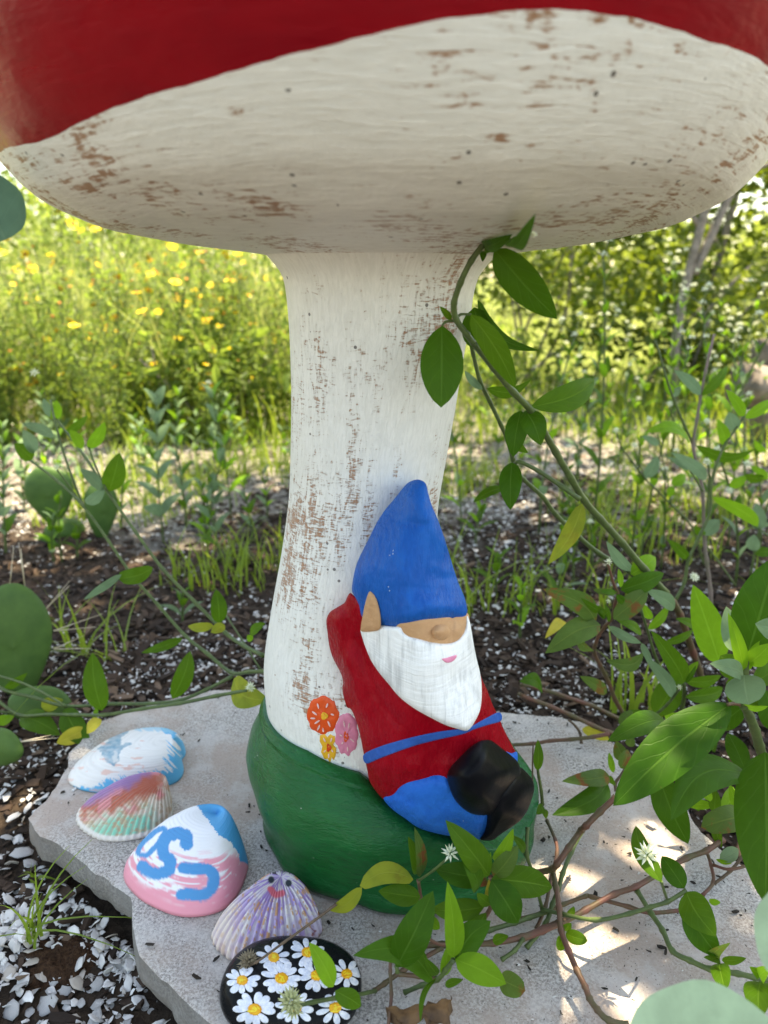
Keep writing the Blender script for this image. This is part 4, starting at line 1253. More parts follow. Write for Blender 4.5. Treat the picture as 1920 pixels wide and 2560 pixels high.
# ------------------------------------------------------------------ leaves and stalks
def leaf_mesh(name, base, tip, w, mat, parent, roll=None, curl=.12, fold=.18, wavy=.03, up=None, shape=(.62, .85), n=13, nw=6, side=0.0):
    """lanceolate leaf blade from base to tip, width w (m), turned by roll about its midrib away from facing the camera"""
    base, tip = np.asarray(base, float), np.asarray(tip, float)
    ax = tip - base
    L = np.linalg.norm(ax)
    a = ax / L
    if up is None:
        v = CAM - (base + tip) / 2
        v /= np.linalg.norm(v)
        nrm = v - a * np.dot(v, a)
        ln = np.linalg.norm(nrm)
        nrm = nrm / ln if ln > .15 else np.cross(a, [1, 0, .2]) / np.linalg.norm(np.cross(a, [1, 0, .2]))
    else:
        up = np.asarray(up, float); nrm = up - a * np.dot(up, a); nrm /= np.linalg.norm(nrm) + 1e-9
    wd = np.cross(a, nrm)
    if roll is None: roll = rng.normal() * .35
    c, s_ = math.cos(roll), math.sin(roll)
    nrm, wd = nrm * c + wd * s_, wd * c - nrm * s_
    if up is None: w = w / max(.55, abs(c))
    s = np.linspace(0, 1, n)
    pr = (s + 1e-6) ** shape[0] * (1 - s) ** shape[1]
    pr = pr / pr.max()
    pr = np.maximum(pr, .03 * (1 - s))
    arc = curl * L * np.sin(np.pi * s) ** 1.0
    sd = side * L * np.sin(np.pi * s)
    t = np.linspace(-1, 1, nw + 1)
    ph = rng.random() * 6
    V, UV = [], []
    for i in range(n):
        hw = w / 2 * pr[i]
        for q in t:
            z = arc[i] + fold * hw * abs(q) + wavy * hw * q * q * math.sin(s[i] * 13 + ph + (2 if q > 0 else 0)) - .10 * hw * q * q * q * q
            V.append(base + a * (L * s[i]) + wd * (hw * q + sd[i]) + nrm * z)
            UV.append((s[i], .5 + q * .5))
    k = nw + 1
    f = [(i * k + j, i * k + j + 1, (i + 1) * k + j + 1, (i + 1) * k + j) for i in range(n - 1) for j in range(nw)]
    return mesh(name, V, f, mat, parent, uv=UV)
def lp(sh, x, y, dep):
    X, Y_ = px(sh, x, y)
    return pz(X, Y_, dep[1]) if isinstance(dep, tuple) else pY(X, Y_, dep)
def leaf(parent, sh, bx, by, tx, ty, w, d0, d1, mat='leaf', **kw):
    b, t = lp(sh, bx, by, d0), lp(sh, tx, ty, d1)
    wm = w / SH[sh][2] / F * np.linalg.norm((b + t) / 2 - CAM)
    return leaf_mesh('leaf', b, t, wm, M[mat], parent, **kw)
def stalk(parent, sh, pts, d0, d1, r0, r1=None, mat='stemg', name='stem', knob=1.18, seg=7):
    n = len(pts)
    P = []
    for i, (x, y) in enumerate(pts):
        k = i / (n - 1)
        if isinstance(d0, tuple): P.append(lp(sh, x, y, ('z', d0[1] + (d1[1] - d0[1]) * k)))
        else: P.append(lp(sh, x, y, d0 + (d1 - d0) * k))
    mb = MB()
    tube_into(mb, P, [r0, r1 or r0], seg, 5, knob=knob)
    return mb.build(name, M[mat], parent)
def star_flower(parent, P, r, up=(0, -.5, .8), mat='white_fl', n=16, name='flower'):
    mb = MB()
    up = np.array(up, float); up /= np.linalg.norm(up)
    A = np.cross(up, [.3, .9, .2]); A /= np.linalg.norm(A); B = np.cross(up, A)
    for i in range(n):
        z = 1 - 1.25 * (i + .5) / n
        a = i * 2.4
        q = math.sqrt(max(0, 1 - z * z))
        d = A * q * math.cos(a) + B * q * math.sin(a) + up * z
        e1 = np.cross(d, up + .01); e1 /= np.linalg.norm(e1); e2 = np.cross(d, e1)
        ln = r * (.85 + .3 * rng.random())
        V = [P + d * r * .12]
        for k in range(4): V.append(P + d * ln * .45 + (e1 * math.cos(k * 1.571) + e2 * math.sin(k * 1.571)) * r * .13)
        V.append(P + d * ln)
        f = [(0, 1 + (k + 1) % 4, 1 + k) for k in range(4)] + [(5, 1 + k, 1 + (k + 1) % 4) for k in range(4)]
        mb.add(V, f)
    return mb.build(name, M[mat], parent, smooth=False)
def fl(parent, sh, x, y, d, rpx, mat='white_fl', n=16, **kw):
    P = lp(sh, x, y, d)
    return star_flower(parent, P, rpx / SH[sh][2] / F * np.linalg.norm(P - CAM), mat=mat, n=n, **kw)

# --- the long stalk that climbs to the cap
v = empty('climbing_plant', 'long green stalk with broad dark leaves climbing from the right to the mushroom cap', 'climbing plant', pz(*px('B4', 1230, 1000), -.03))
stalk(v, 'A6', [(400, 222), (380, 232), (322, 310), (272, 410), (244, 500), (252, 572), (300, 640), (330, 680)], -.085, -.060, .0018, .0022, 'stemg')
stalk(v, 'A6', [(330, 680), (420, 790), (510, 900), (590, 985), (645, 1075), (700, 1170), (770, 1290), (830, 1390), (900, 1470), (1000, 1580), (1100, 1698), (1200, 1808)], -.060, .13, .0022, .0036, 'stemg')
stalk(v, 'B4', [(880, 165), (930, 205), (1000, 290), (1050, 380), (1100, 520), (1140, 640), (1185, 770), (1210, 880), (1230, 1000)], .13, .27, .0036, .0042, 'stemr')
stalk(v, 'A6', [(322, 600), (318, 670), (330, 730), (360, 850), (405, 945), (455, 1050), (485, 1120), (510, 1210), (520, 1250), (552, 1290), (640, 1370), (700, 1450), (800, 1548), (900, 1630), (990, 1680), (1070, 1740)], .0, .16, .0014, .0026, 'stemg')
stalk(v, 'B6', [(-38, 752), (0, 735), (130, 800), (280, 900), (400, 985)], .055, .045, .0016, .0022, 'stemg')
Yc = -.055
for q in [(425, 257, 708, 572, 150, -.075, -.08, 'leafd', dict(roll=.25, curl=.05)), (190, 604, 185, 972, 190, -.066, -.085, 'leafd', dict(roll=-.05, curl=.04, shape=(.75, .8))),
          (320, 552, 520, 885, 105, -.062, -.068, 'leaf', dict(roll=.5, curl=.1, side=-.10)), (350, 485, 625, 715, 60, -.02, -.03, 'leafd', dict(roll=.9, side=.16, curl=.1)),
          (335, 520, 405, 735, 150, -.02, .0, 'leafd', dict(roll=.3)), (592, 968, 878, 846, 118, .0, .03, 'leaf', dict(roll=.1, side=.06, shape=(.75, .8))),
          (392, 885, 596, 840, 48, .03, .05, 'leaf', dict(roll=.8, side=.1)), (372, 890, 292, 806, 34, .03, .04, 'leafp', {}), (545, 985, 510, 1195, 98, .01, .0, 'leafd', dict(roll=.2)),
          (565, 985, 635, 1142, 105, -.005, -.02, 'leafd', dict(roll=-.3, curl=.2)), (492, 1112, 577, 1176, 42, .02, .01, 'leaf', {}), (500, 208, 612, 95, 62, -.115, -.20, 'leafd', dict(roll=.5)),
          (375, 238, 508, 190, 58, -.085, -.125, 'leafd', dict(roll=.4)), (380, 255, 500, 215, 64, -.08, -.105, 'leafd', dict(roll=-.4)), (500, 212, 565, 232, 32, -.115, -.11, 'leaf', {}), (375, 265, 372, 315, 30, -.05, -.06, 'leafd', {}),
          (232, 575, 180, 516, 30, -.062, -.065, 'leaf', {}), (505, 100 + 1118, 498, 315 + 1118, 100, .05, .03, 'leafd', dict(roll=.15)), ]:
    leaf(v, 'A6', *q[:8], **q[8])
stalk(v, 'A6', [(252, 572), (240, 580), (205, 585), (190, 604)], -.06, -.066, .0010, .0008)
stalk(v, 'A6', [(252, 572), (275, 552), (320, 552)], -.055, -.05, .0010, .0008)
fl(v, 'A6', 600, 195, -.14, 22)
for q in [(470, 213, 330, 281, 42, .06, .05, 'leaf', dict(roll=.6)), (822, 288, 668, 560, 78, .05, .03, 'leafy', dict(roll=.55, side=-.14, curl=.1)), (1040, 605, 1152, 528, 85, .11, .13, 'leafl', dict(roll=.2)),
          (1042, 590, 930, 455, 50, .12, .11, 'leafp', {}), ]:
    leaf(v, 'A7', *q[:8], **q[8])
leaf(v, 'B4', 640, 207, 940, 90, 125, .09, .10, 'leafd', roll=.25, curl=.12)
leaf(v, 'B4', 1015, 330, 815, 205, 95, .12, .10, 'leafp', roll=.3)
rebase(v)

# --- reddish spotted plant right of the beard
v = empty('spotted_plant', 'slim plant with red blotched green leaves right of the gnome beard', 'weed', pz(*px('B4', 700, 1130), -.02))
stalk(v, 'B4', [(700, 1130), (665, 1075), (600, 960), (560, 850), (500, 730), (460, 650), (462, 600), (490, 520), (535, 455), (580, 400), (602, 300), (620, 230), (592, 165), (555, 30)], .17, .06, .0026, .0012, 'stemr')
for q in [(470, 430, 100, 200, 150, .08, .05, 'leafr', dict(roll=.1, side=.08)), (500, 447, 118, 645, 165, .075, .04, 'leafr', dict(roll=-.1, side=.08)), (590, 408, 828, 205, 135, .07, .09, 'leafr', dict(roll=.1)), (560, 458, 785, 575, 62, .08, .07, 'leafp', dict(roll=.4)),
          (785, 575, 862, 720, 45, .07, .06, 'leafp', {}), (440, 632, 345, 530, 62, .085, .07, 'leafr', {}), (800, 650, 540, 697, 92, .10, .07, 'leafr', dict(side=-.1)), (545, 918, 358, 803, 82, .11, .10, 'leafr', dict(roll=.2)),
          (602, 228, 500, 215, 42, .06, .05, 'leafd', {}), (510, 335, 365, 262, 55, .065, .055, 'leaf', dict(curl=.3)), (530, 385, 440, 308, 44, .07, .06, 'leaf', dict(curl=.3)), (785, 510, 610, 415, 62, .09, .08, 'leaf', dict(roll=.6)),
          (610, 240, 660, 300, 50, .06, .07, 'leafd', {}), (540, 395, 480, 360, 36, .07, .06, 'leafd', {}), (620, 225, 450, 205, 44, .065, .08, 'leafr', {}), (640, 190, 625, 60, 38, .07, .08, 'leafl', dict(roll=.4)), (375, 1165, 565, 1250, 78, .16, .15, 'leafyel', dict(side=-.1)),
          (560, 430, 530, 300, 30, .07, .07, 'leaf', {})]:
    leaf(v, 'B4', *q[:8], **q[8])
fl(v, 'B4', 555, 15, .055, 32); fl(v, 'B4', 555, 285, .06, 20)
rebase(v)
v = empty('runner_plant', 'bare red brown runners lying along the back edge of the slab right of the gnome', 'creeping stem', (.2, .2, 0))
stalk(v, 'B4', [(-60, 925), (0, 955), (150, 1010), (300, 1075), (450, 1145), (560, 1190), (620, 1195)], .13, .16, .0022, .0026, 'stemr')
stalk(v, 'B4', [(-50, 860), (60, 885), (200, 925), (330, 970), (450, 1010), (560, 1065), (660, 1110)], .17, .19, .0022, .0026, 'stemr')
stalk(v, 'B4', [(-190, 1282), (30, 1270), (150, 1250), (300, 1240), (450, 1222), (560, 1200)], ('z', .006), ('z', .02), .0019, .0022, 'stemr')
stalk(v, 'B4', [(280, 1105), (330, 1150), (360, 1200), (370, 1270)], ('z', .03), ('z', .004), .0012, .0018, 'stemb')
leaf(v, 'B4', 100, 910, -60, 840, 90, .15, .13, 'leafd', roll=.5, side=.15)
rebase(v)
v = empty('fallen_leaf', 'yellowing fallen leaf on the grit right of the gnome face', 'leaf', pz(*px('B4', 180, 480), -.02))
leaf(v, 'B4', 245, 420, 118, 542, 75, .22, .16, 'leafyel', roll=.2)
rebase(v)

# --- leafy weed behind the big leaves
v = empty('leafy_weed', 'fresh green leafy weed with narrow pointed leaves standing behind the big dark leaves at right', 'weed', pz(*px('B4', 1050, 1100), -.02))
stalk(v, 'B4', [(1040, 1120), (1062, 1040), (1080, 940), (1078, 850)], .16, .11, .0026, .0018)
stalk(v, 'B4', [(900, 720), (870, 640), (830, 500), (780, 340)], .14, .12, .0018, .0012)
stalk(v, 'B4', [(870, 1080), (960, 1000), (1040, 900), (1050, 870)], .13, .10, .0016, .0012)
for q in [(1078, 850, 848, 485, 125, .11, .08, 'leaf', dict(roll=.25, fold=.3)), (1010, 945, 800, 660, 85, .12, .10, 'leafp', dict(roll=.35)), (880, 1072, 1065, 768, 175, .14, .16, 'leaf', dict(roll=.1)), (1088, 945, 1348, 888, 92, .11, .14, 'leaf', dict(roll=.4, fold=.3)),
          (1090, 838, 1335, 800, 70, .11, .13, 'leaf', dict(roll=.6)), (1085, 832, 1178, 700, 52, .11, .12, 'leafl', {}), (1090, 850, 1160, 730, 30, .10, .1, 'leafd', {}), (1325, 715, 1140, 170, 195, .10, .10, 'leafl', dict(roll=.15, curl=.06)),
          (1150, 470, 1020, 405, 55, .15, .13, 'leaf', {}), (940, 575, 1145, 480, 50, .15, .17, 'leaf', dict(roll=.5)), (830, 480, 970, 315, 60, .16, .18, 'leafl', dict(roll=.5)), (850, 410, 800, 300, 60, .16, .16, 'leafl', {}),
          (870, 1080, 700, 1035, 44, .14, .12, 'leaf', {}), (1410, 610, 1290, 440, 90, .14, .16, 'leaf', {}), (1130, 1150, 1250, 1000, 110, .2, .2, 'leafd', {}), (950, 1100, 1050, 1060, 60, .2, .18, 'leafl', {}), (1180, 1260, 1100, 1120, 90, .2, .2, 'leafd', {}), (1240, 1200, 1290, 1330, 70, .18, .16, 'leaf', {})]:
    leaf(v, 'B4', *q[:8], **q[8])
fl(v, 'B4', 1045, 880, .095, 22); fl(v, 'B4', 1150, 125, .12, 34)
rebase(v)

# --- big dark leaves in the right foreground
v = empty('big_leaf_plant', 'plant with very large dark pointed leaves in the right foreground above the slab', 'leafy plant', (.345, -.0, -.03))
D0 = -.08
stalk(v, 'B4', [(1490, 1000), (1530, 1080), (1570, 1180), (1600, 1290), (1640, 1420), (1700, 1640)], D0, -.02, .0034, .0044)
stalk(v, 'B4', [(1500, 790), (1515, 690), (1520, 640)], D0, D0, .0026, .0018)
stalk(v, 'B4', [(1490, 1000), (1500, 900), (1490, 790)], D0, D0, .0032, .0026)
stalk(v, 'B4', [(1470, 998), (1420, 992), (1380, 1000)], D0, D0 - .005, .0016, .0012, 'stemr')
for q in [(1400, 995, 588, 1700, 305, D0, -.14, 'leafd', dict(roll=.05, curl=.05, fold=.12, wavy=.02, side=.02, shape=(.7, .8), n=20, nw=10)), (1520, 645, 1720, -30, 320, -.06, -.05, 'leafd', dict(roll=.1, curl=.05, n=18, nw=8)), (1500, 1005, 1300, 1162, 130, -.05, -.03, 'leafd', {}),
          (1490, 775, 1383, 365, 85, D0, -.08, 'leafl', dict(roll=.2)), (1510, 765, 1600, 560, 60, D0, -.08, 'leafl', {}), (1515, 720, 1680, 575, 120, D0, -.09, 'leafl', dict(roll=.3)), (1495, 795, 1525, 1000, 230, -.10, -.12, 'leafp', dict(roll=.2, shape=(.6, .5))),
          (1490, 795, 1255, 715, 110, -.09, -.11, 'leafp', dict(roll=.4)), (1700, 470, 1570, 440, 150, -.1, -.12, 'leafp', {}), (1520, 1480, 985, 1800, 235, -.08, -.13, 'leafd', dict(roll=.1, curl=.08, side=.16, n=18, nw=8)),
          (1640, 1330, 1640, 2380, 350, -.08, -.16, 'leafd', dict(roll=.15, curl=.06, side=-.02, n=18, nw=8)), (940, 1103, 548, 1256, 150, -.02, -.06, 'leafd', dict(roll=.15, side=.03)), (1500, 1450, 1380, 1195, 120, -.03, 0, 'leafd', dict(roll=.2)),
          (1480, 1000, 1660, 1010, 50, D0, -.09, 'leafl', {}), (1440, 640, 1370, 320, 130, .02, .03, 'leafp', {}), (1480, 800, 1330, 660, 150, -.02, .0, 'leaf', {}), (1600, 1010, 1480, 820, 180, -.03, -.0, 'leaf', {}), (1560, 850, 1800, 700, 150, -.03, 0, 'leaf', {}),
          (1400, 800, 1480, 1000, 150, .0, .02, 'leafd', {}), (1640, 900, 1700, 1180, 160, -.03, -.03, 'leafd', {})]:
    leaf(v, 'B4', *q[:8], **q[8])
for q in [(900, -80, 1108, 415, 185, -.04, -.07, 'leafd', dict(roll=.3)), (1490, 245, 1195, 300, 150, -.05, -.08, 'leafr', dict(roll=.2, curl=.2, shape=(.5, .4))), (1260, 120, 1230, -20, 60, -.03, -.02, 'leafl', {}), (1290, 200, 1300, 40, 70, -.03, -.02, 'leaf', {}), (1330, 210, 1420, 20, 90, -.03, 0, 'leafl', dict(roll=.5)),
          (1280, 150, 1080, 130, 60, -.02, .0, 'leafl', {}), (1480, 190, 1395, 0, 55, -.04, -.03, 'leafl', {}), (1300, 260, 1340, 440, 60, -.03, -.05, 'leaf', {}), (1450, 230, 1620, 90, 120, -.02, 0, 'leafd', {}), (1530, 290, 1520, 500, 90, -.04, -.05, 'leafd', {}), (1150, 60, 1180, 190, 50, 0, 0, 'leafd', {}),
          (1325, 520, 1455, 450, 80, -.06, -.05, 'leafp', dict(roll=.2)), (1300, 520, 1410, 548, 24, -.06, -.06, 'leafl', {}), (1250, 800, 1330, 822, 36, -.09, -.09, 'leafl', {})]:
    leaf(v, 'B3', *q[:8], **q[8])
rebase(v)
v = empty('low_weed', 'small weed with two drooping dark leaves at the back right corner of the slab', 'weed', pz(*px('B4', 620, 1560), .0))
stalk(v, 'B4', [(610, 1600), (605, 1540), (650, 1480), (690, 1400), (740, 1330)], .03, .05, .0018, .0012, 'stemb')
for q in [(560, 1488, 232, 1530, 108, .02, -.02, 'leafr', dict(roll=.35, side=-.06)), (548, 1540, 165, 1765, 150, .02, -.03, 'leafd', dict(roll=.2, side=-.10)), (590, 1470, 560, 1330, 40, .03, .04, 'leafl', {}), (640, 1440, 690, 1310, 90, .03, .04, 'leafr', {}), (660, 1470, 740, 1540, 70, .03, .03, 'leafd', {}), (680, 1400, 610, 1250, 90, .05, .06, 'leafr', {}), (700, 1290, 720, 1210, 60, .06, .06, 'leafr', {}),
          (640, 1150, 720, 1040, 80, .09, .1, 'leafr', {}), (570, 1490, 600, 1560, 34, .02, .02, 'leaf', {})]:
    leaf(v, 'B4', *q[:8], **q[8])
fl(v, 'B4', 690, 1465, .03, 26)
rebase(v)
v = empty('seedling', 'single thin seedling stalk with one dark leaf beside the black boots', 'seedling', pz(*px('B4', 95, 1690), 0))
stalk(v, 'B4', [(100, 1690), (92, 1600), (75, 1500), (68, 1450)], -.0, -.01, .0017, .0012)
leaf(v, 'B4', 66, 1455, 68, 1240, 64, -.01, .0, 'leaf', roll=.2)
stalk(v, 'B4', [(30, 1560), (32, 1400), (36, 1255)], .0, .01, .0008, .0006, 'stemb')
leaf(v, 'B4', 100, 1690, 60, 1760, 50, -.02, -.03, 'leaf'); leaf(v, 'B4', 110, 1720, 125, 1790, 40, -.02, -.03, 'leaf')
rebase(v)

# --- creeping stems over the slab
v = empty('creeper', 'creeping plant with jointed red brown stems crossing the slab in the right foreground', 'creeping plant', (.14, -.13, .0))
E_ = lambda pts, z0, z1, r, mat='stemr': stalk(v, 'B3', pts, ('z', z0), ('z', z1), r * .82, r * .82, mat, knob=1.3)
E_([(610, 90), (500, 190), (400, 290), (368, 320), (280, 440), (200, 555), (165, 590), (60, 615), (-30, 650)], .10, .012, .0030)
E_([(168, 590), (195, 720), (215, 860), (228, 1010), (280, 1150), (340, 1290), (395, 1400), (425, 1480), (480, 1560), (560, 1635), (690, 1665)], .03, .012, .0026)
E_([(370, 330), (300, 470), (240, 620), (210, 730), (170, 830), (120, 970), (-10, 1130)], .04, .006, .0022, 'stemg')
E_([(-60, 1080), (100, 1015), (250, 950), (400, 870), (600, 760), (745, 710), (900, 620), (1100, 510), (1235, 460), (1350, 385)], .012, .03, .0028)
E_([(-60, 935), (100, 890), (250, 830), (400, 775), (440, 780), (700, 850), (850, 890), (1090, 868)], .01, .012, .0020)
E_([(95, 865), (240, 900), (470, 940), (700, 895), (850, 850), (960, 815), (1095, 735)], .016, .06, .0019, 'stemg')
E_([(750, 730), (850, 890), (930, 1010), (1000, 1155), (1120, 1220), (1260, 1280), (1450, 1310), (1560, 1335), (1700, 1360)], .02, .012, .0024, 'stemg')
E_([(965, 805), (945, 750), (922, 675)], .045, .085, .0012, 'stemg')
E_([(130, 250), (190, 390), (200, 480), (175, 590)], .02, .02, .0018)
E_([(-20, 480), (30, 600), (60, 720), (100, 860)], .03, .012, .0015, 'stemg')
E_([(1235, 465), (1265, 560), (1280, 680), (1205, 770)], .02, .006, .0018)
E_([(1285, 690), (1400, 600), (1500, 480)], .01, .03, .0016, 'stemb')
E_([(1280, 560), (1400, 590), (1580, 545)], .02, .03, .0015)
E_([(170, 600), (150, 700), (120, 850), (60, 1000)], .02, .005, .0018)
L_ = lambda *q, **k: leaf(v, 'B3', *q[:5], ('z', q[5]), ('z', q[6]), q[7], **k)
L_(922, 680, 745, 288, 112, .085, .10, 'leaf', roll=.3, side=-.12)
L_(1080, 722, 925, 498, 122, .06, .07, 'leafd', roll=.1)
L_(1095, 745, 1300, 1055, 180, .06, .05, 'leaf', roll=-.1, side=.08)
L_(1085, 868, 1322, 1198, 150, .055, .03, 'leafd', roll=.2)
L_(1325, 1240, 1362, 1428, 104, .02, .03, 'leaf', roll=.1, shape=(.6, .6))
L_(1318, 1205, 1400, 1095, 60, .02, .05, 'leafr', roll=.5, side=-.2)
L_(1330, 1225, 1212, 1198, 42, .02, .03, 'leaf', roll=.3); L_(1340, 1220, 1510, 1203, 46, .02, .03, 'leaf', roll=.3)
L_(1610, 1365, 1595, 1640, 150, .02, .03, 'leaf', roll=.2); L_(1605, 1310, 1530, 1262, 60, .02, .04, 'leafl'); L_(1610, 1340, 1680, 1260, 70, .02, .05, 'leafl')
L_(260, 1035, 412, 1085, 78, .02, .025, 'leaf', roll=.1, shape=(.6, .6)); L_(235, 1060, 205, 1148, 62, .02, .02, 'leafl', shape=(.6, .6)); L_(250, 1010, 300, 960, 50, .02, .03, 'leaf'); L_(285, 900, 318, 845, 40, .02, .03, 'leaf')
fl(v, 'B3', 820, 490, ('z', .105), 85, n=18)
rebase(v)

# --- the leafy sprigs in front of the green base
v = empty('creeper', 'creeping plant with pointed leaves growing up in front of the green base of the mushroom', 'creeping plant', (.05, -.17, .0))
Fz = lambda pts, z0, z1, r, mat='stemg': stalk(v, 'B2', pts, ('z', z0), ('z', z1), r * .86, r * .86, mat, knob=1.3)
Fz([(1700, 960), (1600, 1000), (1450, 1060), (1250, 1100), (1080, 1105), (900, 1112), (700, 1120)], .014, .012, .0026, 'stemr')
Fz([(1640, 880), (1500, 925), (1400, 960), (1230, 1010), (1100, 1060)], .012, .012, .0021)
Fz([(900, 1130), (760, 1210), (640, 1280), (500, 1380), (430, 1430)], .012, .012, .0020, 'stemr')
Fz([(870, 1350), (740, 1330), (600, 1315)], .03, .03, .0018, 'stemr')
Fz([(1460, 1070), (1400, 1150), (1310, 1215)], .014, .01, .0018)
Fz([(1080, 1050), (1180, 940), (1240, 840), (1245, 740), (1237, 645)], .012, .085, .0020, 'stemr')
Fz([(1140, 1040), (900, 1110), (760, 1000), (750, 780), (735, 665)], .012, .075, .0014, 'stemr')
Fz([(980, 1215), (920, 1290), (870, 1350), (760, 1390), (640, 1440)], .05, .012, .0019)
Fz([(740, 665), (840, 595), (935, 515)], .075, .10, .0011)
Fz([(545, 1150), (540, 1300), (548, 1450), (540, 1560), (525, 1680)], .03, .01, .0014, 'stemr')
Fz([(590, 1300), (585, 1260)], .05, .055, .0016)
Fz([(1490, 300), (1485, 480), (1520, 600), (1560, 740), (1590, 860)], .08, .012, .0016)
L_ = lambda *q, **k: leaf(v, 'B2', *q[:5], ('z', q[5]), ('z', q[6]), q[7], **k)
L_(1225, 635, 922, 248, 165, .085, .135, 'leaf', roll=.1)
L_(1240, 655, 1662, 718, 185, .085, .07, 'leaf', roll=.2, side=-.05)
L_(1240, 662, 1425, 962, 190, .085, .06, 'leafd', roll=-.15, shape=(.7, .8))
L_(1210, 650, 852, 590, 150, .08, .08, 'leafd', roll=.3, side=-.06)
L_(1255, 640, 1425, 425, 120, .085, .11, 'leafr', roll=.2, redc=None) if False else L_(1255, 640, 1425, 425, 120, .085, .11, 'leafr', roll=.2)
L_(1262, 530, 1392, 308, 82, .09, .125, 'leafl', roll=.4); L_(1470, 470, 1380, 352, 54, .09, .11, 'leaf', roll=.4)
L_(1137, 742, 1018, 468, 100, .075, .11, 'leafd', roll=.5, curl=.2); L_(1235, 835, 1140, 752, 72, .07, .08, 'leaf'); L_(1210, 795, 1224, 658, 42, .07, .085, 'leafyel'); L_(1225, 540, 1150, 440, 36, .09, .11, 'leafl'); L_(1243, 560, 1235, 470, 20, .09, .1, 'leafl'); L_(1215, 655, 1130, 700, 60, .08, .08, 'leafr')
L_(700, 660, 330, 705, 130, .075, .075, 'leafy', roll=.2, side=.16, curl=.06, shape=(.5, .5))
L_(345, 715, 108, 868, 88, .073, .05, 'leafy', roll=-.3, side=-.08)
L_(750, 782, 458, 740, 128, .065, .07, 'leaf', roll=.3, side=-.05); L_(722, 625, 664, 362, 78, .075, .11, 'leaf', roll=.5); L_(745, 640, 708, 298, 72, .075, .12, 'leafr', roll=.5)
L_(585, 1265, 838, 738, 205, .055, .10, 'leafd', roll=.1)
L_(978, 1200, 936, 672, 120, .05, .11, 'leafl', roll=.25, fold=.3); L_(992, 1212, 1342, 1382, 160, .05, .04, 'leafl', roll=.1, side=-.04)
L_(870, 1320, 775, 1198, 56, .04, .06, 'leaf'); L_(835, 1362, 283, 1185, 165, .035, .07, 'leafd', roll=.1, side=.17, curl=.1)
L_(1000, 1235, 1235, 945, 170, .045, .07, 'leafd', roll=-.1, side=-.1); L_(1000, 1090, 1205, 890, 130, .04, .06, 'leaf', roll=.2, side=.06); L_(1190, 850, 825, 865, 130, .06, .05, 'leaf', roll=.3, side=-.08)
L_(790, 920, 882, 1002, 66, .04, .03, 'leafl'); L_(920, 1392, 1045, 1352, 46, .02, .03, 'leaf'); L_(905, 1330, 935, 1120, 70, .035, .05, 'leafl', roll=.5); L_(1300, 1345, 1475, 1430, 130, .02, .03, 'leafr', roll=.1, shape=(.5, .45)); L_(1250, 1090, 1360, 1050, 60, .02, .03, 'leaf'); L_(860, 1340, 750, 1650, 34, .035, .03, 'leaf', roll=.5, side=.08)
fl(v, 'B2', 957, 478, ('z', .105), 66, n=14)
rebase(v)
v = empty('dead_leaf', 'crumpled dry brown leaf lying on the slab at the bottom edge', 'dead leaf', pz(*px('B2', 740, 1560), 0))
for q in [(510, 1545, 800, 1545, 110, .01, .02), (760, 1560, 960, 1490, 110, .02, .015), (600, 1570, 620, 1680, 100, .015, .006), (800, 1500, 815, 1680, 110, .02, .006), (930, 1480, 900, 1640, 60, .02, .004)]:
    leaf(v, 'B2', *q[:5], ('z', q[5]), ('z', q[6]), 'leafdead', roll=rng.normal() * .7, curl=.35, wavy=.35, fold=.5, shape=(.4, .4))
rebase(v)
v = empty('rock_sprig', 'thin green sprig with two leaves and a pale flower bud hanging over the daisy rock', 'sprig', pz(*px('B2', 430, 1430), 0))
Fz = lambda pts, z0, z1, r, mat='stemg': stalk(v, 'B2', pts, ('z', z0), ('z', z1), r, r, mat)
Fz([(440, 1430), (300, 1460), (160, 1480), (0, 1510), (-180, 1545)], .012, .052, .0014)
L_ = lambda *q, **k: leaf(v, 'B2', *q[:5], ('z', q[5]), ('z', q[6]), q[7], **k)
L_(148, 1402, -20, 1095, 112, .058, .085, 'leafl', roll=.3); L_(160, 1430, 338, 1540, 108, .055, .04, 'leaf', roll=.2, side=-.05)
fl(v, 'C2', 1452, 1545, ('z', .058), 60, n=26, mat='seedg'); fl(v, 'C2', 1470, 1585, ('z', .052), 45, n=20, mat='seedg')
rebase(v)
M_seed = None
v = empty('dry_stalk', 'dry brown stalk with a fluffy seed head leaning on the lilac shell', 'dry stalk', pz(*px('C2', 1250, 1360), .02))
stalk(v, 'C2', [(1680, 1060), (1560, 1150), (1420, 1250), (1290, 1345), (1250, 1365)], ('z', .06), ('z', .034), .0010, .0007, 'stemb')
fl(v, 'C2', 1245, 1345, ('z', .034), 52, mat='seedhead', n=40); fl(v, 'C2', 1235, 1385, ('z', .03), 44, mat='seedhead', n=30)
rebase(v)

# --- stems on the left
v = empty('trailing_plant', 'trailing plant with long thin green stems and pointed leaves behind the shells at left', 'trailing plant', pz(*px('B5', 1375, 680), -.01))
G_ = lambda sh, pts, d0, d1, r, mat='stemg', r1=None: stalk(v, sh, pts, d0, d1, r, r1, mat, knob=1.25)
G_('A5', [(1480, 1500), (1380, 1503), (1280, 1508), (1150, 1405), (1020, 1300), (880, 1140), (735, 975), (600, 780), (455, 580), (320, 450), (170, 335)], .10, .33, .0022, r1=.0014)
G_('A5', [(460, 585), (400, 430), (345, 270), (300, 100), (280, 0)], .30, .36, .0014)
G_('A5', [(445, 565), (380, 470), (315, 385)], .30, .30, .0010)
G_('A5', [(1455, 1412), (1350, 1360), (1250, 1290), (1080, 1120), (900, 935), (750, 730), (600, 515), (480, 330), (400, 220), (310, 105)], .11, .36, .0022, r1=.0014)
G_('A5', [(590, 500), (530, 370), (490, 260)], .27, .30, .0011)
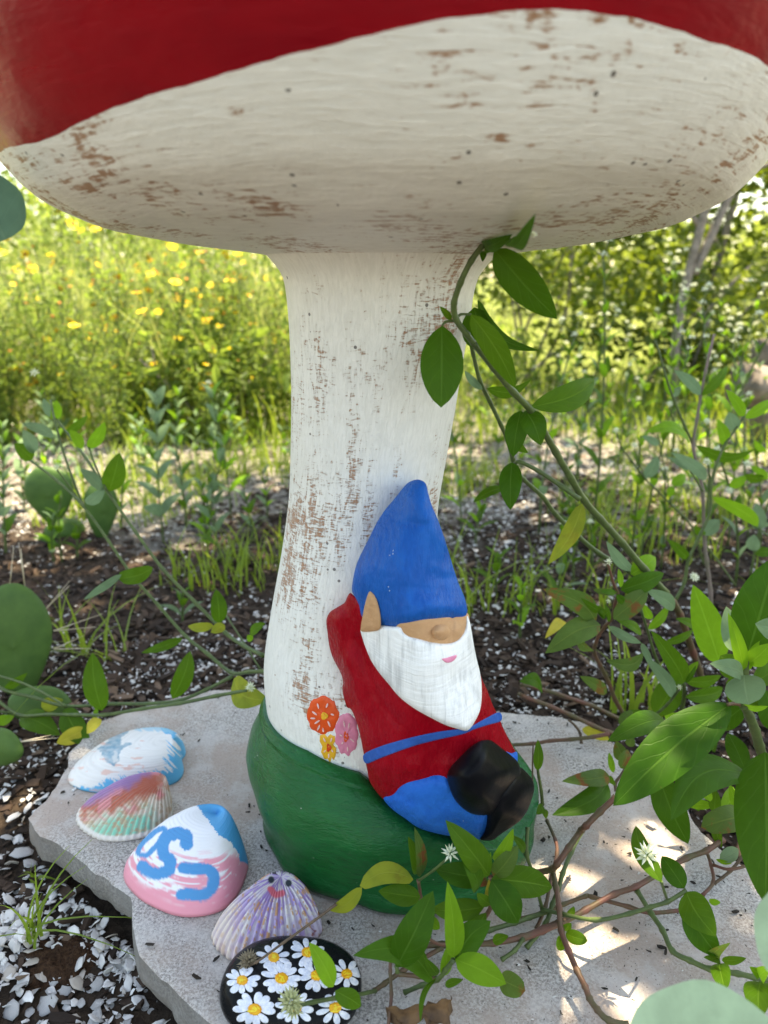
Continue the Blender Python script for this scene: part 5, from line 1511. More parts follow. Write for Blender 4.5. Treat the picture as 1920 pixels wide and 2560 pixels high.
G_('B5', [(1470, 772), (1280, 805), (1060, 850), (850, 880), (620, 917), (450, 917), (280, 915), (120, 920), (0, 845), (-60, 800)], .10, .22, .0019)
G_('B5', [(1375, 690), (1220, 770), (1060, 832), (880, 850), (640, 852), (390, 865), (200, 815), (30, 772), (-40, 720)], .13, .22, .0019)
G_('B5', [(390, 865), (240, 780), (120, 725), (-30, 680)], .18, .22, .0014)
G_('B5', [(120, 915), (20, 900), (-40, 895)], .21, .2, .0014)
G_('A5', [(1440, 1490), (1340, 1330), (1250, 1190)], .15, .22, .0010)
for sh, q in [('B5', (605, 892, 548, 548, 124, .16, .18, 'leaf', dict(roll=.1, side=-.06))), ('B5', (1022, 822, 1128, 540, 104, .14, .18, 'leaf', dict(roll=.4))), ('B5', (1385, 705, 1590, 830, 150, .12, .09, 'leafy', dict(roll=.2, side=.15))),
              ('B5', (122, 930, 358, 1038, 118, .20, .17, 'leaf', dict(roll=-.1, side=-.04))), ('B5', (385, 880, 532, 1108, 124, .18, .15, 'leaf', dict(roll=.15, side=.03))), ('B5', (510, 1000, 335, 1085, 84, .16, .15, 'leafyel', {})), ('B5', (600, 945, 515, 1030, 60, .15, .14, 'leafyel', {})),
              ('B5', (245, 870, 375, 825, 76, .2, .2, 'leafy', {})), ('B5', (28, 765, 162, 668, 44, .21, .22, 'leaf', dict(roll=.3))), ('B5', (-20, 960, 85, 925, 56, .2, .2, 'leafl', {})), ('B5', (560, 960, 580, 860, 26, .16, .17, 'leafl', {})),
              ('A5', (602, 505, 660, 290, 112, .28, .28, 'leaf', dict(roll=.2))), ('A5', (572, 500, 445, 380, 62, .28, .28, 'leafp', dict(roll=.3))), ('A5', (480, 575, 582, 480, 62, .29, .28, 'leafp', dict(roll=.3))), ('A5', (490, 268, 580, 120, 66, .3, .3, 'leafl', dict(roll=.4))), ('A5', (455, 268, 385, 165, 54, .3, .3, 'leafl', dict(roll=.4))),
              ('A5', (298, 200, 122, 130, 54, .36, .34, 'leafp', dict(roll=.4))), ('A5', (182, 328, 78, 240, 74, .33, .32, 'leaf', dict(roll=.2))), ('A5', (190, 295, 128, 165, 66, .33, .33, 'leafp', dict(roll=.4))), ('A5', (300, 110, 312, 0, 54, .36, .36, 'leafl', dict(roll=.4))), ('A5', (285, 95, 240, -10, 42, .36, .36, 'leafp', {})), ('A5', (360, 185, 485, 85, 42, .36, .38, 'leaf', dict(roll=.4))),
              ('B5', (905, 45, 700, 110, 92, .22, .2, 'leaf', dict(roll=.4, side=-.14, shape=(.6, .4)))), ('B5', (720, 85, 495, 235, 44, .2, .18, 'leafp', dict(roll=.5, side=-.08))), ('B5', (1082, 465, 838, 550, 54, .2, .18, 'leaf', dict(roll=.4, side=-.08))), ('B5', (1300, 375, 1280, 172, 94, .17, .18, 'leaf', dict(roll=.2))), ('B5', (1265, 390, 1112, 392, 56, .17, .17, 'leafy', dict(roll=.4, side=-.12))), ('B5', (1332, 385, 1250, 432, 60, .16, .15, 'leafy', {})), ('B5', (1482, 442, 1572, 374, 54, .15, .15, 'leaf', {})), ('B5', (1490, 480, 1465, 445, 40, .15, .15, 'leafl', {}))]:
    leaf(v, sh, *q[:8], **q[8])
fl(v, 'B5', 1485, 755, .09, 34, n=24); fl(v, 'A5', 312, 375, .30, 22); fl(v, 'A4', 190, 1180, .36, 28)
rebase(v)
# ------------------------------------------------------------------ prickly pears
def pad_mesh(name, c, up, rt, h, w, th, mat, parent, seed=0):
    """a thick flat oval pad: c = base, up = long axis, rt = flat axis"""
    up, rt = np.array(up, float), np.array(rt, float)
    up /= np.linalg.norm(up); rt -= up * np.dot(rt, up); rt /= np.linalg.norm(rt)
    nn = np.cross(rt, up)
    n, m = 40, 9
    V = []
    for sgn in (1, -1):
        for i in range(m):
            k = math.sin(i / (m - 1) * math.pi / 2)
            for j in range(n):
                a = 6.283 * j / n
                x, y = math.sin(a), -math.cos(a)
                wx = (.78 + .22 * y) * (1 - .35 * max(0, -y) ** 2)
                r = k * (1 + .02 * math.sin(a * 5 + seed))
                V.append(np.array(c) + up * (h / 2 * (1 + y * r)) + rt * (w / 2 * x * r * wx * 1.12) + nn * sgn * th / 2 * math.sqrt(max(0, 1 - k ** 2.6)) * (.9 + .1 * y))
    f = []
    for s in range(2):
        b = s * m * n
        for i in range(m - 1):
            for j in range(n):
                q = (b + i * n + j, b + i * n + (j + 1) % n, b + (i + 1) * n + (j + 1) % n, b + (i + 1) * n + j)
                f.append(q if s else q[::-1])
    o = mesh(name, V, f, mat, parent)
    return o, (np.array(c), up, rt, nn, h, w, th)
def spines(parent, g, spots_, ln):
    c, up, rt, nn, h, w, th = g
    for (a, b, k) in spots_:           # a: -1..1 across, b: 0..1 up, k spines
        P = c + up * h * b + rt * w / 2 * a
        for q in range(k):
            d = nn * (-.4 if abs(a) > .8 or b > .9 else -1) + rt * a * 1.2 + up * (b - .5) * 1.6 + rng.normal(size=3) * .35
            d /= np.linalg.norm(d)
            mb = MB(); tube_into(mb, [P, P + d * ln * .5, P + d * ln * (.7 + .5 * rng.random())], [.0009, .0003], 4, 1)
            mb.build('spine', M['spine'], parent)
def cactus(label, pads, loc):
    root = empty('prickly_pear', label, 'cactus', loc)
    for (c, up, rt, h, w, th, sp, ln) in pads:
        o, g = pad_mesh('pad', c, up, rt, h, w, th, M['cactus'], root, rng.random() * 6)
        mb = MB()
        cc, u, r, nn = g[0], g[1], g[2], g[3]
        for bi, b in enumerate((.2, .4, .6, .8)):
            for a in np.linspace(-.7, .7, 4) + (bi % 2) * .18:
                P = cc + u * h * b + r * w / 2 * a * math.sin(math.pi * (b * .8 + .12)) - nn * th * .5 * math.sqrt(max(0.05, 1 - (a * a + (2 * b - 1) ** 2) ** 1.3 * .9)) * .96
                d = r * .003; e = u * .003
                mb.add([P - d, P - e, P + d, P + e, P - nn * .0022], [(0, 1, 4), (1, 2, 4), (2, 3, 4), (3, 0, 4)])
        mb.build('areoles', M['spine2'], o)
        spines(o, g, sp, ln)
    rebase(root)
M['spine2'] = simple_mat('brown areoles', (.11, .085, .035), (.07, .06, .02), 100, .8)
b1 = lp('B5', 120, 850, .30)
r1 = np.linalg.norm(b1 - CAM)
u = 1 / 2.37 / F * r1
cactus('big prickly pear with a dark green oval pad and long spines at the left edge',
       [(b1 - np.array([0, 0, .004]), (0, .12, 1), (1, .25, 0), 660 * u, 395 * u, .026, [(.8, .78, 2), (.95, .60, 2), (.92, .45, 2), (.35, .98, 2), (.0, .99, 1), (.1, .55, 1)], .055),
        (lp('B5', 210, 1080, .24), (.1, .3, .8), (1, .2, 0), .07, .085, .024, [(.9, .6, 1)], .035),
        (lp('B5', -70, 1215, .12), (.4, .1, .5), (1, -.1, -.5), .045, .05, .02, [(.5, .95, 2)], .035)], (b1[0], b1[1], -.03))
g0 = pz(*px('A5', 340, 800), -.03)
u = 1 / 2.212 / F * np.linalg.norm(g0 - CAM)
cactus('prickly pear with two upright oval pads among weeds in the left middle distance',
       [(g0 + np.array([-.01, 0, 105 * u]), (-.04, .06, 1), (1, .15, 0), 300 * u, 260 * u, .03, [(.9, .7, 1), (-.9, .6, 1), (.3, .97, 1)], .03),
        (g0 + np.array([190 * u, .02, 0 * u]), (.04, .1, 1), (.75, .6, 0), 320 * u, 190 * u, .03, [(.9, .7, 1)], .03),
        (g0 + np.array([0, .02, -.02]), (.0, .1, 1), (.8, .5, 0), 170 * u, 220 * u, .035, [], .03)], g0)

# ------------------------------------------------------------------ near, out-of-focus leaves at the picture's edges
def round_leaf(parent, c, nrm, r, mat, name='leaf', th=.0035):
    nrm = np.array(nrm, float); nrm /= np.linalg.norm(nrm)
    A = np.cross(nrm, [.2, .95, .1]); A /= np.linalg.norm(A); B = np.cross(nrm, A)
    n, m = 44, 8
    V, f, UV = [], [], []
    for s in (1, -1):
        for i in range(m):
            k = i / (m - 1)
            for j in range(n):
                a = 6.283 * j / n
                rr = r * k * (1 + .03 * math.sin(2 * a) + .015 * math.sin(7 * a))
                z = .12 * r * k * k + s * th / 2 * math.sqrt(max(0, 1 - k * k)) + .03 * r * math.sin(a * 3 + 1) * k * k
                V.append(np.array(c) + A * rr * math.cos(a) + B * rr * math.sin(a) + nrm * z)
                UV.append((.5 + .5 * k * math.cos(a), .5 + .5 * k * math.sin(a)))
    for s in range(2):
        b = s * m * n
        for i in range(m - 1):
            for j in range(n):
                q = (b + i * n + j, b + i * n + (j + 1) % n, b + (i + 1) * n + (j + 1) % n, b + (i + 1) * n + j)
                f.append(q[::-1] if s else q)
    return mesh(name, V, f, mat, parent, uv=UV)
M['paleround'] = leaf_mat('pale round leaf', (.30, .41, .26), (.38, .50, .32), trans=.2, vein=.35)
M['tealround'] = leaf_mat('blue green round leaf', (.10, .20, .13), (.16, .28, .18), trans=.2, vein=.6)
v = empty('round_leaf_plant', 'pale green plant with smooth round leaves, very close and blurred at the bottom right corner', 'round leaf plant', (.26, -.33, -.05))
d = ray(1770, 2700); c1 = CAM + d * .36
round_leaf(v, c1, (-.05, -.5, .85), .040, M['paleround'])
d = ray(2032, 2345); c2 = CAM + d * .37
round_leaf(v, c2, (-.5, -.6, .5), .026, M['paleround'])
mb = MB(); tube_into(mb, [(.26, -.33, -.05), (.25, -.34, .05), c1 * .5 + c2 * .5 + np.array([.01, 0, -.02]), c1], [.004, .003], 7); mb.build('stem', M['stemg'], v)
mb = MB(); tube_into(mb, [(.25, -.34, .05), c2 * .7 + c1 * .3 + np.array([.02, 0, -.02]), c2], [.003, .002], 7); mb.build('stem', M['stemg'], v)
rebase(v)
v = empty('round_leaf_plant', 'blue green crinkled round leaf reaching in at the left edge under the cap', 'round leaf plant', (-.42, -.12, -.05))
c1 = lp('S', -36, 515, -.12)
round_leaf(v, c1, (.45, -.8, .2), .0205, M['tealround'])
mb = MB(); tube_into(mb, [(-.42, -.12, -.05), (-.40, -.12, .2), (-.34, -.12, .45), c1 + np.array([-.02, 0, -.015]), c1], [.004, .002], 7); mb.build('stem', M['stemg'], v)
rebase(v)

# ------------------------------------------------------------------ grass
def blades(P, L, W, mat, name, lean=.35, parent=None, az=None, segs=4):
    V, f, b = [], [], 0
    for i, p in enumerate(P):
        a = rng.random() * 6.283 if az is None else az[i]
        l, w = L[i], W[i]
        ln = abs(rng.normal()) * lean + .08
        dr = np.array([math.cos(a), math.sin(a), 0]); sd = np.array([-math.sin(a + .5), math.cos(a + .5), 0])
        for k in range(segs + 1):
            s = k / segs
            c = np.array(p) + dr * l * ln * s * s * 1.3 + np.array([0, 0, l * (s - .35 * ln * s ** 3)])
            ww = w / 2 * (1 - s ** 2) + .0002
            V += [c - sd * ww, c + sd * ww]
        for k in range(segs): f.append((b + 2 * k, b + 2 * k + 1, b + 2 * k + 3, b + 2 * k + 2))
        b += 2 * (segs + 1)
    return mesh(name, np.array(V), f, mat, parent)
def tuft(label, P, n, l, w, lean=.5, spread=.012):
    root = empty('grass_tuft', label, 'grass tuft', P, 'grass tufts')
    for i in range(n):
        q = np.array(P) + np.r_[rng.normal(size=2) * spread, 0]
        o = blades([q], [l * (.5 + .6 * rng.random())], [w], M['grass'], 'blade', lean, root, segs=6)
    rebase(root)
tuft('small grass tuft with arching blades beside the brown soil mound', pz(*px('B7', 345, 1380), -.045), 12, .085, .0024, .9, .004)
P = pz(*px('A5', 462, 1440), -.03); tuft('grass tuft with one tall blade behind the big cactus pad', P, 11, .14, .004, .7, .012)
tuft('small three leaved sprout at the foot of the slab corner', pz(*px('B7', 350, 790), -.045), 5, .022, .005, 1.0, .002)
P = pz(*px('A5', 340, 1330), -.03); tuft('thin grass tuft right beside the big cactus pad', P, 9, .09, .003, .7, .012)
P = pz(*px('A5', 640, 1460), -.03); tuft('low flat grass tuft on the mulch left of the stem', P, 9, .11, .003, 1.3, .01)
P = pz(*px('B4', 700, 1060), -.02); tuft('bright upright grass tuft behind the spotted plant', P, 9, .14, .006, .3, .012)
P = pz(*px('B4', 840, 1080), -.02); tuft('short grass tuft between the weeds at the back of the slab', P, 6, .09, .006, .3, .01)
def lawn_patch(name, label, n, x0, x1, y0, y1, l0, l1, w, keep=None, mat='grass', lean=.45):
    P = spots(n, x0, x1, y0, y1, keep)
    L = l0 + (l1 - l0) * rng.random(n) ** 1.5
    return tag(blades(np.c_[P, gz(P[:, 0], P[:, 1]) - .002], L, np.full(n, w), M[mat], name, lean), label, kind='stuff')
clump = lambda s, t: (lambda x, y: sm(t, t + .12, fbm(x * s + 30, y * s + 30, 97, 3)))
lawn_patch('grass', 'thin bright grass growing from the mulch left of the stem', 1000, -.75, -.05, .6, 1.7, .03, .14, .003, clump(4, .52))
lawn_patch('grass', 'thin grass growing from the mulch right of the stem', 1700, .05, 1.3, .5, 2.2, .03, .16, .003, clump(4, .5))
lawn_patch('grass', 'green grass at the far edge of the mulch', 2600, -2.0, 2.4, 1.75, 2.9, .05, .26, .005, clump(3, .42), lean=.35)
lawn_patch('lawn', 'sunlit lawn beyond the bushes', 9000, -4, 5, 3.2, 9, .05, .20, .008, None, 'drygrass')
lawn_patch('tall_grass', 'tall yellow green meadow grass behind the wildflowers', 5200, -5, .3, 1.9, 6.0, .3, .95, .005, None, 'drygrass', .25)

# ------------------------------------------------------------------ leaf clouds
def cards(C, L, W, mat, name, parent=None, up=.35, N=None):
    n = len(C)
    A = rng.normal(size=(n, 3)); A[:, 2] = A[:, 2] * .6 - .15; A /= np.linalg.norm(A, axis=1)[:, None]
    B = rng.normal(size=(n, 3)); B[:, 2] *= up; B -= A * (A * B).sum(1)[:, None]; B /= np.linalg.norm(B, axis=1)[:, None]
    Nn = np.cross(A, B)
    L = (L * (.6 + .7 * rng.random(n)))[:, None]; W = (W * (.6 + .7 * rng.random(n)))[:, None]
    p = [C - A * L * .5, C - A * L * .15 + B * W * .5 + Nn * W * .15, C + A * L * .2 + B * W * .38 + Nn * W * .15, C + A * L * .5 - Nn * L * .08, C + A * L * .2 - B * W * .38 + Nn * W * .15, C - A * L * .15 - B * W * .5 + Nn * W * .15]
    V = np.stack(p, 1).reshape(-1, 3)
    i = np.arange(n)[:, None] * 6
    f = np.concatenate([i + np.array([[0, 1, 2, 3]]), i + np.array([[0, 3, 4, 5]])])
    return mesh(name, V, f, mat, parent, smooth=False)
def clumped(n, c, r, k=14, tight=.35, squash=1.0):
    """points gathered in k clumps filling an ellipsoid"""
    c, r = np.array(c, float), np.array(r, float)
    K = rng.normal(size=(k, 3)); K /= np.linalg.norm(K, axis=1)[:, None]; K *= (rng.random(k) ** .5)[:, None] * .85
    P = K[rng.integers(0, k, n)] + rng.normal(size=(n, 3)) * tight * .6
    return c + P * r

# --- yellow wildflowers: four plants, then copies
def flower_head(parent, P, r, up, mat, petals=11, spent=False):
    up = np.array(up, float); up /= np.linalg.norm(up)
    A = np.cross(up, [.3, .2, .9]); A /= np.linalg.norm(A); B = np.cross(up, A)
    mb = MB()
    if not spent:
        for k in range(petals):
            a = 6.283 * k / petals + rng.normal() * .1
            d = A * math.cos(a) + B * math.sin(a); e = np.cross(up, d)
            l = r * (.85 + .3 * rng.random())
            mb.add([P + d * r * .2, P + d * l * .6 + e * r * .2 + up * r * .08, P + d * l, P + d * l * .6 - e * r * .2 + up * r * .08], [(0, 3, 2), (0, 2, 1)], mi=0)
    V = [P + up * r * .22]
    n = 8
    for q, h in ((.22, .16), (.36, .0), (.2, -.2)):
        for j in range(n):
            a = 6.283 * j / n
            V.append(P + (A * math.cos(a) + B * math.sin(a)) * r * q * (1.3 if spent else 1) + up * r * h)
    f = [(0, 1 + j, 1 + (j + 1) % n) for j in range(n)]
    for i in range(2):
        for j in range(n): f.append((1 + i * n + j, 1 + (i + 1) * n + j, 1 + (i + 1) * n + (j + 1) % n, 1 + i * n + (j + 1) % n))
    mb.add(V, f, mi=1)
    return mb.build('seed_head' if spent else 'flower', [M['yellow'], M['orange']], parent, smooth=False)
def wildflower(h, label, nst=7, nfl=6):
    root = empty('wildflower', label, 'wildflower', (0, 0, 0), 'yellow wildflowers left of the mushroom')
    mb = MB(); leaves = []; tips = []
    for s in range(nst):
        a = rng.random() * 6.283; ln = h * (.6 + .45 * rng.random())
        out = (.12 + .35 * rng.random()) * ln
        P = [np.array([math.cos(a) * out * t ** 1.3 + rng.normal() * .01, math.sin(a) * out * t ** 1.3 + rng.normal() * .01, ln * t * (1 - .08 * t)]) for t in np.linspace(0, 1, 5)]
        tube_into(mb, P, [.0028, .0012], 5, 2); tips.append(P[-1])
        C = catmull(P, 6)
        for q in range(2):
            i0 = int(len(C) * (.45 + .4 * rng.random())); b = C[i0]; d = rng.normal(size=3) * .5; d[2] = 1.1
            e = b + d / np.linalg.norm(d) * h * (.12 + .12 * rng.random())
            tube_into(mb, [b, (b + e) / 2 + rng.normal(size=3) * .006, e], [.0014, .0009], 4, 2); tips.append(e)
        for p in C[2:]:
            for _ in range(4): leaves.append(p + rng.normal(size=3) * np.array([.026, .026, .02]))
    mb.build('stem', M['stemg'], root)
    tag(cards(np.array(leaves), .030, .008, M['fol_g'], 'foliage', root), kind='stuff')
    order = rng.permutation(len(tips))
    for i in order[:nfl]: flower_head(root, tips[i], .014 + .007 * rng.random(), (rng.normal() * .5, -.3 + rng.normal() * .5, 1), 'yellow')
    for i in order[nfl:nfl + 4]: flower_head(root, tips[i], .012, (rng.normal() * .3, rng.normal() * .3, 1), 'orange', spent=True)
    return root
LBL = 'bushy wildflower with thin stems and small yellow heads in the meadow left of the mushroom'
protos = [wildflower(.55, LBL, 7, 9), wildflower(.68, LBL, 8, 11), wildflower(.45, LBL, 6, 8), wildflower(.75, LBL, 9, 10), wildflower(.6, LBL, 7, 6)]
wf = spots(78, -2.7, -.02, 1.75, 3.9, lambda x, y: np.clip(1.3 - .3 * y, .2, 1))
for i, (x, y) in enumerate(wf):
    o = protos[i] if i < len(protos) else copy_tree(protos[int(rng.integers(0, len(protos)))])
    o.location = (x, y, float(gz(x, y)) - .01)
    s = .75 + .4 * rng.random()
    side = 'hidden half behind the white stem' if x / (y + .59) > -.13 else ('right above the long trailing stems' if x / (y + .59) > -.26 else ('above the distant prickly pear' if x / (y + .59) > -.40 else 'at the left picture edge'))
    o['label'] = ('nearest row: ' if y < 2.2 else 'second row: ' if y < 2.9 else 'back row: ') + ('tall' if s > 1.0 else 'short' if s < .87 else 'middling') + ' yellow wildflower ' + side
    o.scale = (s, s, s * (.8 + .3 * rng.random())); o.rotation_euler = (rng.normal() * .08, rng.normal() * .08, rng.random() * 6.28)

# --- leafy weeds whose leaves can be picked out
def weed(h, nodes, ll, lw, mats, label, buds=1, spread=.9, name='weed', group=None, stem='stemg'):
    root = empty(name, label, 'weed', (0, 0, 0), group)
    ln = rng.normal(size=2) * .10 * h
    P = [np.array([ln[0] * t * t, ln[1] * t * t, h * t]) for t in np.linspace(0, 1, 6)]
    mb = MB(); tube_into(mb, P, [.0024, .0013], 5, 2); mb.build('stem', M[stem], root)
    a = rng.random() * 6
    for i in range(nodes):
        t = .12 + .86 * (i + .5) / nodes
        c = np.array([ln[0] * t * t, ln[1] * t * t, h * t])
        k = (1 - .5 * t) * (.8 + .3 * rng.random())
        for s in (0, math.pi):
            az = a + s + rng.normal() * .2
            d = np.array([math.cos(az) * spread, math.sin(az) * spread, .35 + .9 * t]); d /= np.linalg.norm(d)
            leaf_mesh('leaf', c, c + d * ll * k, lw * k, M[mats[int(rng.integers(0, len(mats)))]], root, up=(0, 0, 1), roll=rng.normal() * .2, curl=.14, n=7, nw=4)
        a += 1.571 + rng.normal() * .2
    for b in range(buds):
        c = P[-1] + np.array([rng.normal() * .03, rng.normal() * .03, .02 + .02 * rng.random()]) * (b > 0)
        if b: mb = MB(); tube_into(mb, [P[-1], c], [.0009, .0007], 4, 1); mb.build('stem', M['stemg'], root)
        star_flower(root, c + np.array([0, 0, .004]), .008, (0, -.2, 1), n=14)
    return root
def at_ground(sh, x, y):
    P = pz(*px(sh, x, y), -.03)
    for _ in range(4): P = pz(*px(sh, x, y), float(gz(P[0], P[1])))
    return P
def place(o, P, rz=None, s=1.0):
    o.location = P; o.scale = (s, s, s); o.rotation_euler = (rng.normal() * .05, rng.normal() * .05, rng.random() * 6.28 if rz is None else rz)
for sh, x, y, h, nd, ll, lw, m, lab, bd in [('A5', 905, 790, .30, 7, .085, .034, ['leafp', 'leafp', 'leaf'], 'broad leaved grey green weed standing in the clearing left of the stem', 0), ('A5', 1155, 700, .20, 5, .075, .026, ['leafp', 'leaf'], 'short broad leaved weed with a dark bud next to the stem at left', 0),
                                   ('A5', 1280, 660, .30, 5, .085, .028, ['leafp', 'leafl'], 'tall weed topped by one white bud just left of the stem', 1), ('A5', 1400, 780, .13, 4, .06, .022, ['leafp', 'leaf'], 'low pale weed close beside the left of the stem', 0), ('A5', 345, 900, .13, 4, .055, .022, ['leafd', 'leaf'], 'small dark weed at the foot of the distant cactus', 0),
                                   ('A5', 430, 880, .07, 3, .04, .02, ['leaf'], 'tiny seedling right of the distant cactus', 0), ('A5', 1150, 860, .10, 4, .05, .02, ['leafl', 'leaf'], 'low bright weed on the grit left of the stem', 0), ('A5', 1010, 1240, .05, 3, .05, .016, ['leafp', 'leaf'], 'seedling between the two long thin stems', 0),
                                   ('A7', 540, 900, .09, 4, .05, .018, ['leaf', 'leafl'], 'young weed on grit right of the blue hat brim', 0), ('A7', 340, 470, .10, 4, .06, .018, ['leafl', 'leaf'], 'small weed on dark mulch right of the hat tip', 0), ('A7', 430, 700, .07, 3, .06, .017, ['leaf'], 'low weed right of the middle of the blue hat', 0),
                                   ('A7', 700, 780, .14, 4, .06, .018, ['leaf', 'leafp'], 'thin weed with a dry bud above the spotted leaves', 1), ('A7', 860, 640, .10, 3, .055, .018, ['leaf'], 'small weed beside the long diagonal stalk', 1), ('A7', 1040, 560, .24, 6, .055, .018, ['leaf', 'leafl'], 'upright weed with paired leaves right of the diagonal stalk', 0),
                                   ('A7', 780, 640, .16, 5, .05, .016, ['leafl', 'leaf'], 'reddish stemmed weed left of the diagonal stalk', 0)]:
    place(weed(h, nd, ll, lw, m, lab, bd), at_ground(sh, x, y))
WL = 'slender green weed with narrow leaves and tiny white flower heads right of the mushroom'
WG = 'slender weeds right of the mushroom'
wp = [weed(.34, 6, .06, .016, ['leaf', 'leafp', 'leafl'], WL, 3, group=WG), weed(.24, 5, .055, .015, ['leaf', 'leafp'], WL, 2, group=WG), weed(.45, 8, .06, .016, ['leaf', 'leafl'], WL, 4, group=WG), weed(.16, 4, .05, .017, ['leafl', 'leaf'], WL, 1, group=WG)]
ws = spots(74, .12, 1.7, .6, 2.3)
for i, (x, y) in enumerate(ws):
    o = wp[i] if i < 4 else copy_tree(wp[int(rng.integers(0, 4))])
    q = x / (y + .59)
    o['label'] = ('low' if y < 1.0 else 'half distant' if y < 1.55 else 'distant') + ' slender weed ' + ('just right of the white stem' if q < .12 else 'behind the green climbing stalk' if q < .24 else 'below the slender grey tree' if q < .40 else 'near the grey logs at the right edge')
    place(o, (x, y, float(gz(x, y))), s=.8 + .4 * rng.random())
WL2 = 'low green weed growing on the mulch left of the mushroom'
wq = [weed(.12, 4, .055, .018, ['leafl', 'leaf', 'leafp'], WL2, 0, group='low weeds left of the mushroom'), weed(.18, 5, .06, .02, ['leaf', 'leafp'], WL2, 0, group='low weeds left of the mushroom')]
ws = spots(54, -1.0, -.06, .7, 1.85)
for i, (x, y) in enumerate(ws):
    o = wq[i] if i < 2 else copy_tree(wq[int(rng.integers(0, 2))])
    q = x / (y + .59)
    o['label'] = ('low' if y < 1.2 else 'distant low') + ' green weed ' + ('close beside the white stem' if q > -.2 else 'behind the two long thin stems' if q > -.34 else 'near the distant prickly pear')
    place(o, (x, y, float(gz(x, y))), s=.7 + .5 * rng.random())
# traced tall stalks at right
v = empty('tall_weed', 'tall grey purple stalk forking upward with opposite narrow leaves at far right', 'weed', at_ground('B6', 1285, 1900))
T_ = lambda pts, d0, d1, r0, r1, m='stemg': stalk(v, 'B6', pts, d0, d1, r0, r1, m, knob=1.3)
T_([(1285, 1900), (1275, 1600), (1250, 1400), (1232, 1220), (1222, 930), (1190, 780), (1160, 620), (1185, 450), (1210, 290), (1240, 140), (1275, -20), (1300, -120)], .36, .42, .0028, .0016, 'stemp')
T_([(1160, 620), (1100, 490), (1030, 320), (975, 160), (930, 0), (905, -80)], .40, .42, .0018, .0012)
T_([(1222, 930), (1180, 860), (1130, 780)], .38, .37, .0012, .0009)
for q in [(1140, 610, 835, 540, 70, .40, .36, 'leafl', dict(roll=.6, side=.12)), (1175, 625, 1590, 640, 62, .40, .42, 'leaf', dict(roll=.6, side=.10)), (1250, 850, 1010, 670, 78, .37, .34, 'leafp', dict(roll=.3)), (1210, 285, 1030, 120, 70, .40, .4, 'leafp', dict(roll=.4)), (1215, 290, 1390, 90, 60, .40, .42, 'leaf', dict(roll=.4)),
          (1020, 290, 960, 190, 50, .42, .42, 'leafl', {}), (1025, 300, 1075, 230, 44, .42, .42, 'leafp', {}), (1135, 785, 985, 700, 44, .37, .36, 'leafp', {}), (1232, 1225, 1330, 1120, 90, .37, .38, 'leafp', {}), (1230, 1225, 1170, 1160, 50, .37, .36, 'leaf', {})]:
    leaf(v, 'B6', *q[:8], **q[8])
rebase(v)
v = empty('tall_weed', 'bent green stalk with white flower heads leaning right beside the tall grey stalk', 'weed', at_ground('B6', 1040, 1700))
T_([(1040, 1660), (1100, 1540), (1130, 1385), (1210, 1215), (1272, 1060), (1280, 880), (1320, 740), (1375, 615), (1440, 520), (1500, 430)], .33, .36, .0022, .0014)
T_([(1280, 880), (1265, 800), (1252, 745)], .36, .36, .0010, .0008)
for q in [(1500, 430, 1378, 250, 66, .36, .35, 'leafl', dict(roll=.3)), (1505, 440, 1680, 320, 66, .36, .37, 'leafl', dict(roll=.3)), (1440, 520, 1400, 400, 90, .36, .36, 'leafp', {}), (1375, 620, 1320, 450, 70, .36, .35, 'leafl', dict(roll=.4)), (1290, 970, 1590, 1170, 80, .34, .36, 'leafl', dict(roll=.5, side=-.14)), (1130, 1385, 985, 1250, 60, .34, .33, 'leaf', {})]:
    leaf(v, 'B6', *q[:8], **q[8])
fl(v, 'B6', 1250, 738, .36, 32, n=24); fl(v, 'B6', 1165, 1505, .30, 34, n=20)
rebase(v)
v = empty('tall_weed', 'thin branching stalk with several tiny white flower heads right of the diagonal stalk', 'weed', at_ground('B6', 1230, 1420))
T_([(1230, 1420), (1150, 1170), (1010, 1020), (900, 910), (835, 845), (740, 720), (680, 640), (645, 545)], .6, .55, .0018, .0010)
T_([(835, 845), (800, 750), (765, 650)], .56, .56, .0009, .0008); T_([(1010, 1020), (980, 830), (940, 640), (920, 530)], .58, .6, .0011, .0009); T_([(1000, 860), (960, 810), (925, 770)], .58, .58, .0009, .0008)
for x, y in ((642, 525), (765, 628), (918, 505), (922, 750), (1000, 350), (1250, 465), (862, 450)): fl(v, 'B6', x, y, .57, 26, n=20)
T_([(1120, 680), (1040, 530), (1000, 370)], .6, .57, .0010, .0008); T_([(1250, 720), (1250, 560), (1250, 480)], .6, .57, .0010, .0008); T_([(940, 640), (890, 540), (862, 460)], .6, .57, .0009, .0008)
for q in [(838, 845, 920, 690, 76, .56, .56, 'leafp', {}), (1010, 880, 1110, 825, 70, .58, .6, 'leafl', {}), (1010, 900, 1005, 970, 50, .58, .58, 'leafl', {}), (930, 620, 815, 560, 50, .58, .58, 'leafp', {})]:
    leaf(v, 'B6', *q[:8], **q[8])
rebase(v)
v = empty('tall_weed', 'green weed with drooping leaves cut by the right picture edge', 'weed', at_ground('B6', 1540, 1500))
T_([(1540, 1500), (1600, 1200), (1650, 1050), (1700, 900)], .5, .5, .0018, .0012); T_([(1660, 1230), (1500, 1110), (1350, 990)], .5, .5, .0014, .0010); T_([(1440, 1560), (1340, 1420), (1250, 1300)], .45, .45, .0014, .0010)
